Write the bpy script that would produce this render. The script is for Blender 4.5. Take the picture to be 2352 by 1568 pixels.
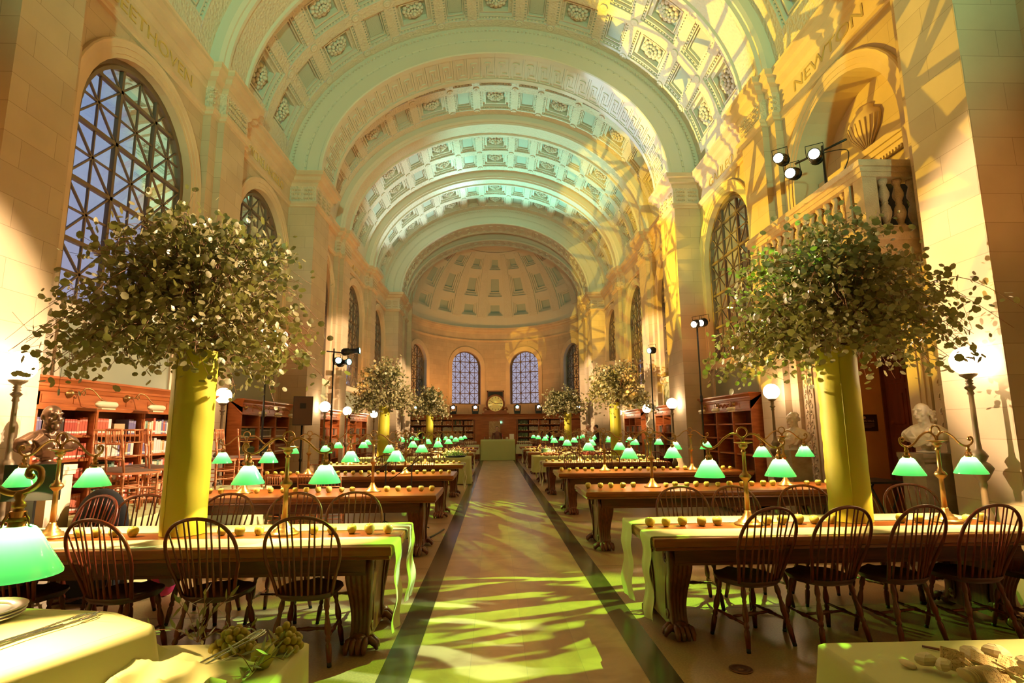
import bpy, bmesh, math, random
from math import sin, cos, pi, radians, sqrt, atan2
from mathutils import Vector, Matrix
random.seed(7)
for _o in list(bpy.data.objects): bpy.data.objects.remove(_o)
SC = bpy.context.scene
COL = SC.collection

# ------------------------------------------------------------------ camera
YAW, PITCH, ROLL = 0.0329, 0.1562, -0.0089
FWD = Vector((sin(YAW)*cos(PITCH), cos(YAW)*cos(PITCH), sin(PITCH)))
RGT = Vector((cos(YAW), -sin(YAW), 0)); UPV = RGT.cross(FWD)
R2 = RGT*cos(ROLL)+UPV*sin(ROLL); U2 = UPV*cos(ROLL)-RGT*sin(ROLL)
cam = bpy.data.cameras.new('camera'); camo = bpy.data.objects.new('camera', cam); COL.objects.link(camo)
cam.sensor_width = 36.0; cam.lens = 1278.8/2352*36.0; cam.clip_start = 0.05; cam.clip_end = 200
M = Matrix((R2, U2, -FWD)).transposed().to_4x4(); M.translation = Vector((-0.212, 0, 1.581)); camo.matrix_world = M
SC.camera = camo
# ------------------------------------------------------------------ look
SC.view_settings.view_transform = 'Standard'; SC.view_settings.look = 'None'
SC.view_settings.gamma = 1.0; SC.view_settings.use_curve_mapping = False
SC.view_settings.exposure = 0.0
try:
    cy = SC.cycles
    cy.max_bounces = 6; cy.diffuse_bounces = 3; cy.glossy_bounces = 3; cy.transmission_bounces = 4; cy.transparent_max_bounces = 8
    cy.caustics_reflective = False; cy.caustics_refractive = False
    cy.sample_clamp_indirect = 4.0; cy.sample_clamp_direct = 0.0; cy.blur_glossy = 1.0
    cy.use_denoising = True; cy.denoiser = 'OPENIMAGEDENOISE'; cy.use_light_tree = True
except Exception: pass
# ------------------------------------------------------------------ dusk sky
W = bpy.data.worlds.new('dusk'); SC.world = W; W.use_nodes = True
_n = W.node_tree.nodes; _l = W.node_tree.links
_bg = _n['Background']
_tc = _n.new('ShaderNodeTexCoord'); _sep = _n.new('ShaderNodeSeparateXYZ'); _rmp = _n.new('ShaderNodeValToRGB')
_l.new(_tc.outputs['Generated'], _sep.inputs[0]); _l.new(_sep.outputs['Z'], _rmp.inputs[0]); _l.new(_rmp.outputs[0], _bg.inputs[0])
_rmp.color_ramp.elements[0].position = 0.0; _rmp.color_ramp.elements[0].color = (.50, .42, .48, 1)
_rmp.color_ramp.elements[1].position = 0.45; _rmp.color_ramp.elements[1].color = (.26, .34, .56, 1)
_bg.inputs[1].default_value = 0.95

# ------------------------------------------------------------------ lights of the event and added amber fill
def lamp(name, kind, loc, col, power, aim=None, size=.05, angle=60, blend=.3):
    L = bpy.data.lights.new(name, kind); L.color = col; L.energy = power
    if kind in ('POINT', 'SPOT'): L.shadow_soft_size = size
    if kind == 'SPOT': L.spot_size = radians(angle); L.spot_blend = blend
    if kind == 'AREA': L.size = size; L.shape = 'DISK'
    o = bpy.data.objects.new(name, L); COL.objects.link(o); o.location = loc
    if aim is not None:
        o.rotation_euler = (Vector(aim)-Vector(loc)).to_track_quat('-Z', 'Y').to_euler()
    return o
def gobo(o, mode, scale=6.0, seed=0.0, rot=0.0):
    """metal gobo in a profile spot: pattern cut in the beam, a property of the lamp"""
    L = o.data; L.use_nodes = True; nt = L.node_tree; N = nt.nodes; K = nt.links
    em = N['Emission']
    tc = N.new('ShaderNodeTexCoord'); sp = N.new('ShaderNodeSeparateXYZ'); K.new(tc.outputs['Normal'], sp.inputs[0])
    def mt(op, a, b=None, c=None):
        m = N.new('ShaderNodeMath'); m.operation = op
        for i, v in enumerate((a, b, c)):
            if v is None: continue
            if isinstance(v, (int, float)): m.inputs[i].default_value = v
            else: K.new(v, m.inputs[i])
        return m.outputs[0]
    x = mt('DIVIDE', sp.outputs[0], sp.outputs[2]); y = mt('DIVIDE', sp.outputs[1], sp.outputs[2])
    cr, sr = cos(rot), sin(rot)
    xr = mt('ADD', mt('MULTIPLY', x, cr), mt('MULTIPLY', y, sr)); yr = mt('SUBTRACT', mt('MULTIPLY', y, cr), mt('MULTIPLY', x, sr))
    cmb = N.new('ShaderNodeCombineXYZ'); K.new(xr, cmb.inputs[0]); K.new(yr, cmb.inputs[1]); cmb.inputs[2].default_value = seed
    if mode == 'lattice':
        # window grid with crossed diagonals, wobbling slightly
        nz = N.new('ShaderNodeTexNoise'); nz.inputs['Scale'].default_value = 3.0; K.new(cmb.outputs[0], nz.inputs[0])
        wob = mt('MULTIPLY', mt('SUBTRACT', nz.outputs[0], .5), .10)
        u = mt('MULTIPLY', mt('ADD', xr, wob), scale); v = mt('MULTIPLY', mt('SUBTRACT', yr, wob), scale)
        def line(e, w): return mt('LESS_THAN', mt('ABSOLUTE', mt('SUBTRACT', mt('FRACT', e), .5)), w)
        s = mt('ADD', line(u, .06), line(v, .06))
        s = mt('ADD', s, line(mt('ADD', u, v), .045)); s = mt('ADD', s, line(mt('SUBTRACT', u, v), .045))
        vo = N.new('ShaderNodeTexVoronoi'); vo.feature = 'DISTANCE_TO_EDGE'; vo.inputs['Scale'].default_value = scale*.9; K.new(cmb.outputs[0], vo.inputs[0])
        s = mt('ADD', s, mt('LESS_THAN', vo.outputs['Distance'], .028))
        mask = mt('SUBTRACT', 1.0, mt('MULTIPLY', mt('MINIMUM', s, 1.0), .80))
    elif mode == 'leaf':
        mp = N.new('ShaderNodeVectorMath'); mp.operation = 'MULTIPLY'; mp.inputs[1].default_value = (scale, scale*3.4, 1); K.new(cmb.outputs[0], mp.inputs[0])
        nz = N.new('ShaderNodeTexNoise'); nz.inputs['Scale'].default_value = 1.0; nz.inputs['Detail'].default_value = 1.5; nz.inputs['Distortion'].default_value = .6; K.new(mp.outputs[0], nz.inputs[0])
        rp = N.new('ShaderNodeMapRange'); K.new(nz.outputs[0], rp.inputs[0]); rp.inputs[1].default_value = .50; rp.inputs[2].default_value = .55
        mask = rp.outputs[0]
    elif mode == 'swirl':
        wv = N.new('ShaderNodeTexWave'); wv.inputs['Scale'].default_value = scale; wv.inputs['Distortion'].default_value = 9.0; wv.inputs['Detail'].default_value = 1.0; wv.inputs['Detail Scale'].default_value = .8; K.new(cmb.outputs[0], wv.inputs[0])
        rp = N.new('ShaderNodeMapRange'); K.new(wv.outputs[1], rp.inputs[0]); rp.inputs[1].default_value = .35; rp.inputs[2].default_value = .6
        mask = rp.outputs[0]
    elif mode == 'basket':
        bk = N.new('ShaderNodeTexBrick'); bk.inputs['Scale'].default_value = scale; bk.inputs['Mortar Size'].default_value = .06; bk.inputs['Color1'].default_value = bk.inputs['Color2'].default_value = (1, 1, 1, 1); bk.inputs['Mortar'].default_value = (0, 0, 0, 1)
        bk.inputs['Brick Width'].default_value = .35; bk.inputs['Row Height'].default_value = .8; K.new(cmb.outputs[0], bk.inputs[0])
        mask = bk.outputs[0]
    K.new(mask, em.inputs['Strength'])
    return o

TEAL = (.30, 1.0, .62); AMBER = (1.0, .40, .09); YEL = (1.0, .62, .03); GRN = (.40, 1.0, .06); WARM = (1.0, .72, .42)
# broad green-white wash that fills the vault from the camera end
lamp('vault_wash', 'SPOT', (0.6, -5.5, 2.4), (.34, 1.0, .55), 4600, (0, 13, 11.8), .12, 58, .55)
# cool beams of the moving heads on the far bookcase, and a blue one across the right haunch
lamp('beam_cool', 'SPOT', (-2.2, 30.4, 3.2), (.28, 1.0, .80), 9500, (1.2, 20.5, 12.2), .06, 38, .6)
lamp('beam_cool', 'SPOT', (2.6, 30.4, 3.2), (.70, 1.0, .92), 6500, (-3.4, 22.5, 11.3), .06, 28, .6)
lamp('beam_cool', 'SPOT', (-3.9, 15.9, 3.5), (.42, .72, 1.0), 2200, (4.4, 12.6, 9.6), .05, 30, .25)
lamp('beam_cool', 'SPOT', (-3.9, 15.9, 3.5), (.70, .90, 1.0), 1000, (3.6, 14.6, 10.6), .05, 22, .4)
# yellow gobos across the right-hand side
gobo(lamp('gobo_yellow', 'SPOT', (-4.0, 15.8, 3.4), YEL, 8800, (5.2, 8.6, 8.0), .012, 58, .10), 'lattice', 6.6, 1.3, .5)
gobo(lamp('gobo_yellow', 'SPOT', (-3.6, 10.4, 3.3), YEL, 5200, (5.2, 18.8, 6.9), .012, 46, .10), 'lattice', 6.0, 4.0, .35)
gobo(lamp('gobo_yellow', 'SPOT', (-3.6, 14.0, 3.3), YEL, 9000, (4.7, 28.4, 6.6), .012, 13, .05), 'lattice', 9.0, 2.0, .3)
gobo(lamp('gobo_yellow', 'SPOT', (-1.5, 20.0, 3.3), YEL, 4200, (1.95, 35.5, 6.7), .012, 10.5, .05), 'lattice', 8.0, 6.0, .3)
gobo(lamp('gobo_green', 'SPOT', (-3.8, 10.3, 3.3), (.62, 1.0, .12), 1300, (5.3, 12.3, 5.2), .012, 26, .2), 'swirl', 2.6, 3.0, .3)
gobo(lamp('gobo_green', 'SPOT', (-3.8, 14.2, 3.3), (.60, 1.0, .12), 1500, (5.1, 20.6, 5.2), .012, 20, .08), 'basket', 5.0, 3.0, 1.0)
# green leaf gobos raking the floor of the aisle
gobo(lamp('gobo_leaf', 'SPOT', (4.1, 8.6, 5.9), GRN, 6500, (-.3, 3.4, 0), .012, 40, .25), 'leaf', 8.5, 1.0, .9)
gobo(lamp('gobo_leaf', 'SPOT', (-4.0, 15.8, 3.6), GRN, 3300, (.4, 10.6, 0), .012, 34, .3), 'leaf', 9.5, 5.0, 1.1)
gobo(lamp('gobo_leaf', 'SPOT', (4.1, 8.6, 5.9), (.62, 1.0, .55), 7500, (-1.7, 3.9, 0), .012, 20, .3), 'leaf', 9.5, 8.0, .4)
gobo(lamp('gobo_leaf', 'SPOT', (-4.0, 15.8, 3.6), GRN, 1500, (1.9, 3.9, .2), .012, 22, .3), 'leaf', 7.6, 3.0, 1.3)
# unseen amber spots, added without fixtures to wash the stone
for s in (-1, 1):
    for y, e in ((3.6, 34), (7.8, 50), (12.0, 60), (16.2, 80), (20.4, 80), (24.5, 80)):
        lamp('amber_wash_fill', 'SPOT', (-.13+s*3.9, y, 2.5), AMBER, e*1.9, (-.13+s*5.3, y+.6, 6.4), .2, 120, .9)
for x in (-2.6, .6):
    lamp('amber_wash_fill', 'SPOT', (x, 31.4, 2.9), AMBER, 420, (x*1.1, 35.5, 7.0), .15, 120, .9)
lamp('amber_fill', 'POINT', (0, 7.5, 6.4), AMBER, 120, None, .6)  # both fills are added points, no fixture hangs here
lamp('amber_fill', 'POINT', (0, 19.0, 6.0), AMBER, 150, None, 1.0)
lamp('platform_spot', 'SPOT', (4.05, 7.5, 5.2), (1.0,.80,.55), 5500, (-4.7, 7.4, 1.1), .05, 32, .5)
lamp('platform_spot', 'SPOT', (4.05, 7.6, 5.2), (1.0,.80,.55), 2500, (-4.3, 9.3, .9), .05, 14, .5)
# warm profile spots on the foliage crowns
for (a, b, e) in (((3.4, 7.9, 5.9), (-2.4, 4.9, 2.9), 10500), ((-3.6, 10.4, 4.1), (2.6, 5.1, 3.0), 9500), ((3.6, 12.4, 4.4), (-3.5, 17.1, 3.3), 8500),
                  ((-3.9, 13.4, 3.9), (3.6, 17.1, 3.3), 8500), ((3.6, 22.5, 4.4), (-3.2, 26.6, 3.3), 7500), ((-3.9, 22.4, 4.2), (3.0, 26.6, 3.3), 7500)):
    lamp('crown_spot', 'SPOT', a, WARM, e, b, .03, 26, .4)
# ------------------------------------------------------------------ materials
MATS = {}
def mat(name, col=(.8,.8,.8), rough=.5, metal=0.0, spec=.5, bump=None, mix=None, trans=0.0, emit=None, coat=0.0, translucent=None):
    if name in MATS: return MATS[name]
    m = bpy.data.materials.new(name); m.use_nodes = True; nt = m.node_tree; N = nt.nodes; K = nt.links
    b = N['Principled BSDF']; b.inputs['Base Color'].default_value = (*col, 1); b.inputs['Roughness'].default_value = rough
    b.inputs['Metallic'].default_value = metal; b.inputs['Specular IOR Level'].default_value = spec
    b.inputs['Transmission Weight'].default_value = trans; b.inputs['Coat Weight'].default_value = coat
    if emit: b.inputs['Emission Color'].default_value = (*emit[0], 1); b.inputs['Emission Strength'].default_value = emit[1]
    tc = N.new('ShaderNodeTexCoord')
    if mix:   # (colour2, scale, (sx,sy,sz), detail)
        mp = N.new('ShaderNodeMapping'); mp.inputs['Scale'].default_value = mix[2]; K.new(tc.outputs['Object'], mp.inputs[0])
        nz = N.new('ShaderNodeTexNoise'); nz.inputs['Scale'].default_value = mix[1]; nz.inputs['Detail'].default_value = mix[3]; K.new(mp.outputs[0], nz.inputs[0])
        rp = N.new('ShaderNodeValToRGB'); rp.color_ramp.elements[0].position = .35; rp.color_ramp.elements[1].position = .65
        rp.color_ramp.elements[0].color = (*col, 1); rp.color_ramp.elements[1].color = (*mix[0], 1)
        K.new(nz.outputs[0], rp.inputs[0]); K.new(rp.outputs[0], b.inputs['Base Color'])
    if bump:  # (kind, scale, strength)
        t = N.new('ShaderNodeTexVoronoi' if bump[0] == 'voronoi' else 'ShaderNodeTexNoise'); t.inputs['Scale'].default_value = bump[1]
        K.new(tc.outputs['Object'], t.inputs[0])
        bp = N.new('ShaderNodeBump'); bp.inputs['Strength'].default_value = bump[2]; bp.inputs['Distance'].default_value = .02
        K.new(t.outputs[0], bp.inputs['Height']); K.new(bp.outputs[0], b.inputs['Normal'])
    if translucent:   # (colour, factor)
        tr = N.new('ShaderNodeBsdfTranslucent'); tr.inputs[0].default_value = (*translucent[0], 1)
        mx = N.new('ShaderNodeMixShader'); mx.inputs[0].default_value = translucent[1]
        K.new(b.outputs[0], mx.inputs[1]); K.new(tr.outputs[0], mx.inputs[2]); K.new(mx.outputs[0], N['Material Output'].inputs[0])
    MATS[name] = m; return m

def stone_mat(name, c1, c2, joint, bw=.78, bh=.29, rough=.7):
    m = bpy.data.materials.new(name); m.use_nodes = True; nt = m.node_tree; N = nt.nodes; K = nt.links; b = N['Principled BSDF']
    b.inputs['Roughness'].default_value = rough; b.inputs['Specular IOR Level'].default_value = .25
    tc = N.new('ShaderNodeTexCoord'); sp = N.new('ShaderNodeSeparateXYZ'); K.new(tc.outputs['Object'], sp.inputs[0])
    ad = N.new('ShaderNodeMath'); ad.operation = 'ADD'; K.new(sp.outputs[0], ad.inputs[0]); K.new(sp.outputs[1], ad.inputs[1])
    cb = N.new('ShaderNodeCombineXYZ'); K.new(ad.outputs[0], cb.inputs[0]); K.new(sp.outputs[2], cb.inputs[1])
    bk = N.new('ShaderNodeTexBrick'); bk.inputs['Scale'].default_value = 1.0; bk.inputs['Brick Width'].default_value = bw; bk.inputs['Row Height'].default_value = bh
    bk.inputs['Mortar Size'].default_value = .003; bk.inputs['Mortar Smooth'].default_value = .2; bk.inputs['Color1'].default_value = (*c1, 1); bk.inputs['Color2'].default_value = (*c2, 1); bk.inputs['Mortar'].default_value = (*joint, 1)
    K.new(cb.outputs[0], bk.inputs[0])
    nz = N.new('ShaderNodeTexNoise'); nz.inputs['Scale'].default_value = 2.2; nz.inputs['Detail'].default_value = 6; K.new(tc.outputs['Object'], nz.inputs[0])
    mx = N.new('ShaderNodeMixRGB'); mx.blend_type = 'MULTIPLY'; mx.inputs[0].default_value = .35; K.new(bk.outputs[0], mx.inputs[1]); K.new(nz.outputs[0], mx.inputs[2])
    gm = N.new('ShaderNodeGamma'); gm.inputs[1].default_value = .85; K.new(mx.outputs[0], gm.inputs[0]); K.new(gm.outputs[0], b.inputs['Base Color'])
    bp = N.new('ShaderNodeBump'); bp.inputs['Strength'].default_value = .25; bp.inputs['Distance'].default_value = .01; K.new(bk.outputs['Fac'], bp.inputs['Height']); bp.invert = True; K.new(bp.outputs[0], b.inputs['Normal'])
    MATS[name] = m; return m

STONE = stone_mat('limestone', (.67,.50,.32), (.58,.42,.27), (.38,.27,.17))
TRIMSTONE = mat('trim_limestone', (.72,.56,.38), .65, spec=.25, mix=((.62,.47,.32), 1.5, (1,1,1), 4))
CARVED = mat('carved_limestone', (.72,.60,.46), .7, spec=.2, bump=('voronoi', 22, 1.0))
DADO = mat('olive_dado', (.23,.24,.16), .55, mix=((.30,.29,.18), 1.2, (1,1,1), 3))
PLASTER = mat('vault_plaster', (.74,.70,.58), .75, spec=.2)
ORNATE = mat('ornate_plaster', (.74,.69,.56), .75, spec=.2, bump=('voronoi', 17, 1.0))
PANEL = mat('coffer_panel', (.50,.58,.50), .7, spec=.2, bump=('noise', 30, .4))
BRONZE = mat('window_bronze', (.17,.12,.07), .5, .3)
BLACK = mat('black_metal', (.012,.011,.012), .4, .2)
BLACKCLOTH = mat('black_cloth', (.010,.009,.010), .9)
BRASS = mat('brass', (.60,.36,.12), .28, .9)
BRASS_D = mat('aged_brass', (.42,.25,.09), .35, .85)
COPPER = mat('copper_socket', (.85,.42,.16), .25, .9)
WOOD = mat('table_oak', (.33,.105,.022), .28, spec=.5, mix=((.24,.070,.014), 3.0, (1,14,14), 6), coat=.25)
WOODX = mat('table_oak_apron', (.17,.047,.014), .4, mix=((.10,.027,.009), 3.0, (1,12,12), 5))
LEGWOOD = mat('carved_leg_wood', (.20,.055,.017), .35, mix=((.11,.030,.010), 4.0, (10,10,1), 5), coat=.15)
CHAIRW = mat('chair_mahogany', (.19,.030,.009), .32, mix=((.11,.017,.006), 5.0, (8,8,1), 4), coat=.2)
SEATW = mat('chair_seat_wood', (.075,.022,.014), .38, coat=.2)
CASEW = mat('bookcase_oak', (.46,.125,.030), .4, mix=((.33,.080,.018), 2.5, (1,2,10), 5), coat=.1)
CASED = mat('bookcase_back', (.16,.038,.014), .5)
CLOTH_Y = mat('chartreuse_satin', (.50,.44,.03), .5, mix=((.56,.50,.035), 1.2, (3,3,1), 2), spec=.4)
CLOTH_G = mat('pale_green_linen', (.62,.66,.26), .8, spec=.2, translucent=((.6,.75,.25), .15))
CLOTH_L = mat('runner_linen', (.80,.80,.46), .8, spec=.2, translucent=((.75,.8,.4), .2))
CLOTH_F = mat('buffet_linen', (.66,.64,.30), .8, spec=.2, mix=((.70,.69,.34), 3.0, (1,1,1), 3))
APPLE = mat('apple_skin', (.62,.55,.10), .3, mix=((.74,.60,.12), 9.0, (1,1,1), 3), coat=.2)
LEAF = mat('eucalyptus_leaf', (.19,.175,.07), .40, spec=.55, mix=((.33,.28,.14), 1.6, (1,1,1), 3), translucent=((.24,.24,.05), .22))
STEM = mat('reddish_stem', (.24,.10,.05), .6)
MARBLE_W = mat('bust_marble', (.78,.70,.58), .45, mix=((.70,.60,.48), 3, (1,1,1), 4))
MARBLE_D = mat('pedestal_marble', (.18,.13,.09), .3, mix=((.36,.28,.20), 4, (1,1,1.5), 7))
BUSTB = mat('bust_bronze', (.16,.085,.05), .32, .75)
CHIAV = mat('chiavari_gold', (.70,.25,.10), .35, .25, coat=.2)
CREAM = mat('cream_enamel', (.75,.62,.38), .45)
GREENBAIZE = mat('green_baize', (.05,.09,.045), .8)
WHITE = mat('white_china', (.80,.72,.58), .25, coat=.4)
SILVER = mat('polished_silver', (.8,.8,.78), .12, 1.0)
CARD = mat('cardboard', (.55,.36,.18), .8)
SKIN = mat('skin', (.60,.33,.22), .6)
def glassy(name, tint, f=.14, rough=.02):
    m = bpy.data.materials.new(name); m.use_nodes = True; N = m.node_tree.nodes; K = m.node_tree.links
    N.remove(N['Principled BSDF']); t = N.new('ShaderNodeBsdfTransparent'); t.inputs[0].default_value = (*tint, 1)
    g = N.new('ShaderNodeBsdfGlossy'); g.inputs['Roughness'].default_value = rough; x = N.new('ShaderNodeMixShader')
    lw = N.new('ShaderNodeLayerWeight'); lw.inputs[0].default_value = f
    K.new(lw.outputs['Fresnel'], x.inputs[0]); K.new(t.outputs[0], x.inputs[1]); K.new(g.outputs[0], x.inputs[2]); K.new(x.outputs[0], N['Material Output'].inputs[0])
    MATS[name] = m; return m
PANE = glassy('window_pane', (.93,.95,1.0), .14)
CLEAR = glassy('clear_glass', (.95,.95,.95), .25)
OPAL = mat('opal_globe', (1,.92,.8), .4, emit=((1.0,.80,.50), 26.0))
SHADE = mat('green_case_glass', (.02,.36,.16), .12, spec=.6, translucent=((.05,.50,.20), .065), coat=.5)
BULB = mat('bulb', (1,1,1), .5, emit=((1.0,.84,.58), 450.0))
LENS_W = mat('lens_warm', (1,1,1), .4, emit=((1.0,.80,.50), 60.0))
LENS_T = mat('lens_teal', (1,1,1), .4, emit=((.35,1.0,.85), 14.0))
LENS_C = mat('lens_cool', (1,1,1), .4, emit=((.80,.95,1.0), 22.0))
GOLD = mat('gilt_letters', (.85,.62,.22), .3, .7)

# ------------------------------------------------------------------ mesh builder
class MB:
    def __init__(s): s.v = []; s.f = []; s.m = []; s.s = []
    def add(s, verts, faces, mi=0, smooth=False, T=None):
        o = len(s.v)
        s.v.extend([tuple(T @ Vector(q)) for q in verts] if T is not None else [tuple(q) for q in verts])
        for f in faces: s.f.append(tuple(o+i for i in f)); s.m.append(mi); s.s.append(smooth)
        return s
    def box(s, x0, x1, y0, y1, z0, z1, mi=0, T=None):
        v = [(x0,y0,z0),(x1,y0,z0),(x1,y1,z0),(x0,y1,z0),(x0,y0,z1),(x1,y0,z1),(x1,y1,z1),(x0,y1,z1)]
        return s.add(v, [(0,3,2,1),(4,5,6,7),(0,1,5,4),(1,2,6,5),(2,3,7,6),(3,0,4,7)], mi, False, T)
    def cbox(s, c, d, mi=0, T=None):
        return s.box(c[0]-d[0]/2, c[0]+d[0]/2, c[1]-d[1]/2, c[1]+d[1]/2, c[2]-d[2]/2, c[2]+d[2]/2, mi, T)
    def lathe(s, prof, seg=24, mi=0, T=None, smooth=True, sx=1.0, sy=1.0, a0=0.0, a1=2*pi):
        full = abs(a1-a0-2*pi) < 1e-6; n = seg if full else seg+1
        v = []; f = []
        for (r, z) in prof:
            for k in range(n):
                a = a0+(a1-a0)*k/seg; v.append((r*cos(a)*sx, r*sin(a)*sy, z))
        for i in range(len(prof)-1):
            for k in range(seg):
                k2 = (k+1) % n
                f.append((i*n+k, i*n+k2, (i+1)*n+k2, (i+1)*n+k))
        if full:
            if prof[0][0] > 1e-5: f.append(tuple(range(n-1, -1, -1)))
            if prof[-1][0] > 1e-5: f.append(tuple((len(prof)-1)*n+k for k in range(n)))
        return s.add(v, f, mi, smooth, T)
    def tube(s, pts, r, seg=8, mi=0, T=None, closed=False, smooth=True, flat=1.0):
        P = [Vector(p) for p in pts]; n = len(P); R = r if isinstance(r, (list, tuple)) else [r]*n
        v = []; f = []; up = None
        for i, p in enumerate(P):
            a = P[(i-1) % n] if (closed or i > 0) else p; b = P[(i+1) % n] if (closed or i < n-1) else p
            d = (b-a)
            if d.length < 1e-9: d = Vector((0,0,1))
            d.normalize()
            if up is None: up = Vector((0,0,1)) if abs(d.z) < .9 else Vector((1,0,0))
            sd = d.cross(up)
            if sd.length < 1e-4: sd = d.cross(Vector((0,1,0)))
            sd.normalize(); up = sd.cross(d).normalized()
            for k in range(seg):
                t = 2*pi*k/seg; v.append(p+sd*cos(t)*R[i]+up*sin(t)*R[i]*flat)
        m = n if closed else n-1
        for i in range(m):
            j = (i+1) % n
            for k in range(seg): f.append((i*seg+k, i*seg+(k+1)%seg, j*seg+(k+1)%seg, j*seg+k))
        if not closed: f.append(tuple(range(seg-1,-1,-1))); f.append(tuple((n-1)*seg+k for k in range(seg)))
        return s.add(v, f, mi, smooth, T)
    def grid(s, fn, nu, nv, mi=0, smooth=True, T=None, flip=False, closeu=False):
        v = [fn(i/nu, j/nv) for j in range(nv+1) for i in range(nu+1)]; f = []
        for j in range(nv):
            for i in range(nu):
                q = (j*(nu+1)+i, j*(nu+1)+i+1, (j+1)*(nu+1)+i+1, (j+1)*(nu+1)+i); f.append(q[::-1] if flip else q)
        return s.add(v, f, mi, smooth, T)
    def ball(s, c, r, seg=14, rings=9, mi=0, sz=1.0, T=None, sx=1.0, sy=1.0):
        prof = [(r*sin(pi*i/rings) if 0 < i < rings else 0.0, -r*cos(pi*i/rings)*sz) for i in range(rings+1)]
        Tm = Matrix.Translation(Vector(c)); Tm = T @ Tm if T is not None else Tm
        return s.lathe(prof, seg, mi, Tm, True, sx, sy)
    def sweep(s, path, prof, nrm, mi=0, closed=False, smooth=False, cap=True):
        """path: points; nrm(i)->(a,b) axes; prof: [(u,w)] placed at p+a*u+b*w"""
        n = len(path); m = len(prof); v = []; f = []
        for i, p in enumerate(path):
            a, b = nrm(i)
            for (u, w) in prof: v.append(Vector(p)+Vector(a)*u+Vector(b)*w)
        for i in range(n if closed else n-1):
            j = (i+1) % n
            for k in range(m-1): f.append((i*m+k, i*m+k+1, j*m+k+1, j*m+k))
        return s.add(v, f, mi, smooth)
    def build(s, name, mats, parent=None, loc=None, rz=None, auto=False, **props):
        me = bpy.data.meshes.new(name); me.from_pydata([tuple(q) for q in s.v], [], s.f)
        for m in (mats if isinstance(mats, (list, tuple)) else [mats]): me.materials.append(m)
        me.polygons.foreach_set('material_index', s.m); me.polygons.foreach_set('use_smooth', s.s); me.update()
        o = bpy.data.objects.new(name, me); COL.objects.link(o)
        if parent is not None: o.parent = parent
        if loc is not None: o.location = loc
        if rz is not None: o.rotation_euler = (0, 0, rz)
        for k, q in props.items(): o[k] = q
        return o

def thing(name, label, cat, loc=(0,0,0), rz=0.0, group=None, sc=None):
    o = bpy.data.objects.new(name, None); COL.objects.link(o); o.location = loc; o.rotation_euler = (0,0,rz)
    o['label'] = label; o['category'] = cat
    if group: o['group'] = group
    if sc: o.scale = sc
    return o
def tag(o, label, cat, group=None, kind=None):
    o['label'] = label; o['category'] = cat
    if group: o['group'] = group
    if kind: o['kind'] = kind
    return o
def dup(root, loc=None, rz=None, label=None, group=None, rot=None, scale=None):
    r = root.copy(); COL.objects.link(r)
    if loc is not None: r.location = loc
    if rz is not None: r.rotation_euler = (0,0,rz)
    if rot is not None: r.rotation_euler = rot
    if scale is not None: r.scale = scale
    if label: r['label'] = label
    if group: r['group'] = group
    for ch in list(root.children):
        c = ch.copy(); COL.objects.link(c); c.parent = r; c.matrix_parent_inverse = ch.matrix_parent_inverse
        for g in list(ch.children):
            d = g.copy(); COL.objects.link(d); d.parent = c
    return r
def struct(o): o['kind'] = 'structure'; return o
def TR(x=0,y=0,z=0): return Matrix.Translation((x,y,z))
def RX(a): return Matrix.Rotation(a,4,'X')
def RY(a): return Matrix.Rotation(a,4,'Y')
def RZ(a): return Matrix.Rotation(a,4,'Z')
def frame(p, d):
    """matrix whose +Z runs along d, at p"""
    return Matrix.Translation(Vector(p)) @ Vector(d).to_track_quat('Z','Y').to_matrix().to_4x4()
def crv(pts, n=6):
    """Catmull-Rom through points"""
    P = [Vector(p) for p in pts]; out = []
    for i in range(len(P)-1):
        a = P[max(i-1,0)]; b = P[i]; c = P[i+1]; d = P[min(i+2,len(P)-1)]
        for k in range(n):
            t = k/n; out.append(.5*((2*b)+(c-a)*t+(2*a-5*b+4*c-d)*t*t+(-a+3*b-3*c+d)*t**3))
    out.append(P[-1]); return out
def text(name, s, size, T, m, parent=None, ext=.004, align='CENTER'):
    c = bpy.data.curves.new(name, 'FONT'); c.body = s; c.size = size; c.extrude = ext; c.align_x = align; c.align_y = 'CENTER'
    t = bpy.data.objects.new(name, c); COL.objects.link(t); bpy.context.view_layer.update()
    me = bpy.data.meshes.new_from_object(t); bpy.data.objects.remove(t); me.materials.clear(); me.materials.append(m)
    o = bpy.data.objects.new(name, me); COL.objects.link(o)
    o.matrix_world = T
    if parent is not None:
        bpy.context.view_layer.update(); o.parent = parent; o.matrix_parent_inverse = parent.matrix_world.inverted()
    return o
# ------------------------------------------------------------------ the hall
XC = -.13; Z0 = 8.03; HW = 5.24; PF = 4.58
YB = -9.0          # closing wall behind the camera
PIL = [10.0, 18.18, 22.38]
def side_path():
    P = [(YB, HW), (4.9, HW), (4.9, PF), (5.65, PF), (5.65, 4.93), (6.12, 4.93), (6.12, HW)]
    def pil(c): return [(c-.66, HW), (c-.66, 5.10), (c-.42, 5.10), (c-.42, 4.98), (c+.42, 4.98), (c+.42, 5.10), (c+.66, 5.10), (c+.66, HW)]
    P += pil(10.0) + [(13.5, HW), (13.5, PF), (14.7, PF), (14.7, HW)] + pil(18.18) + pil(22.38)
    P += [(26.0, HW), (26.0, PF), (27.2, PF), (27.2, HW), (28.1, HW), (28.1, PF+.05), (29.0, PF+.05)]
    return P
PATH = side_path()
WIN = {1: 7.82, 2: 12.07, 3: 16.12, 4: 20.28, 5: 24.5}
OW, SPZ, SILL = 1.28, 5.60, 3.12
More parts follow.
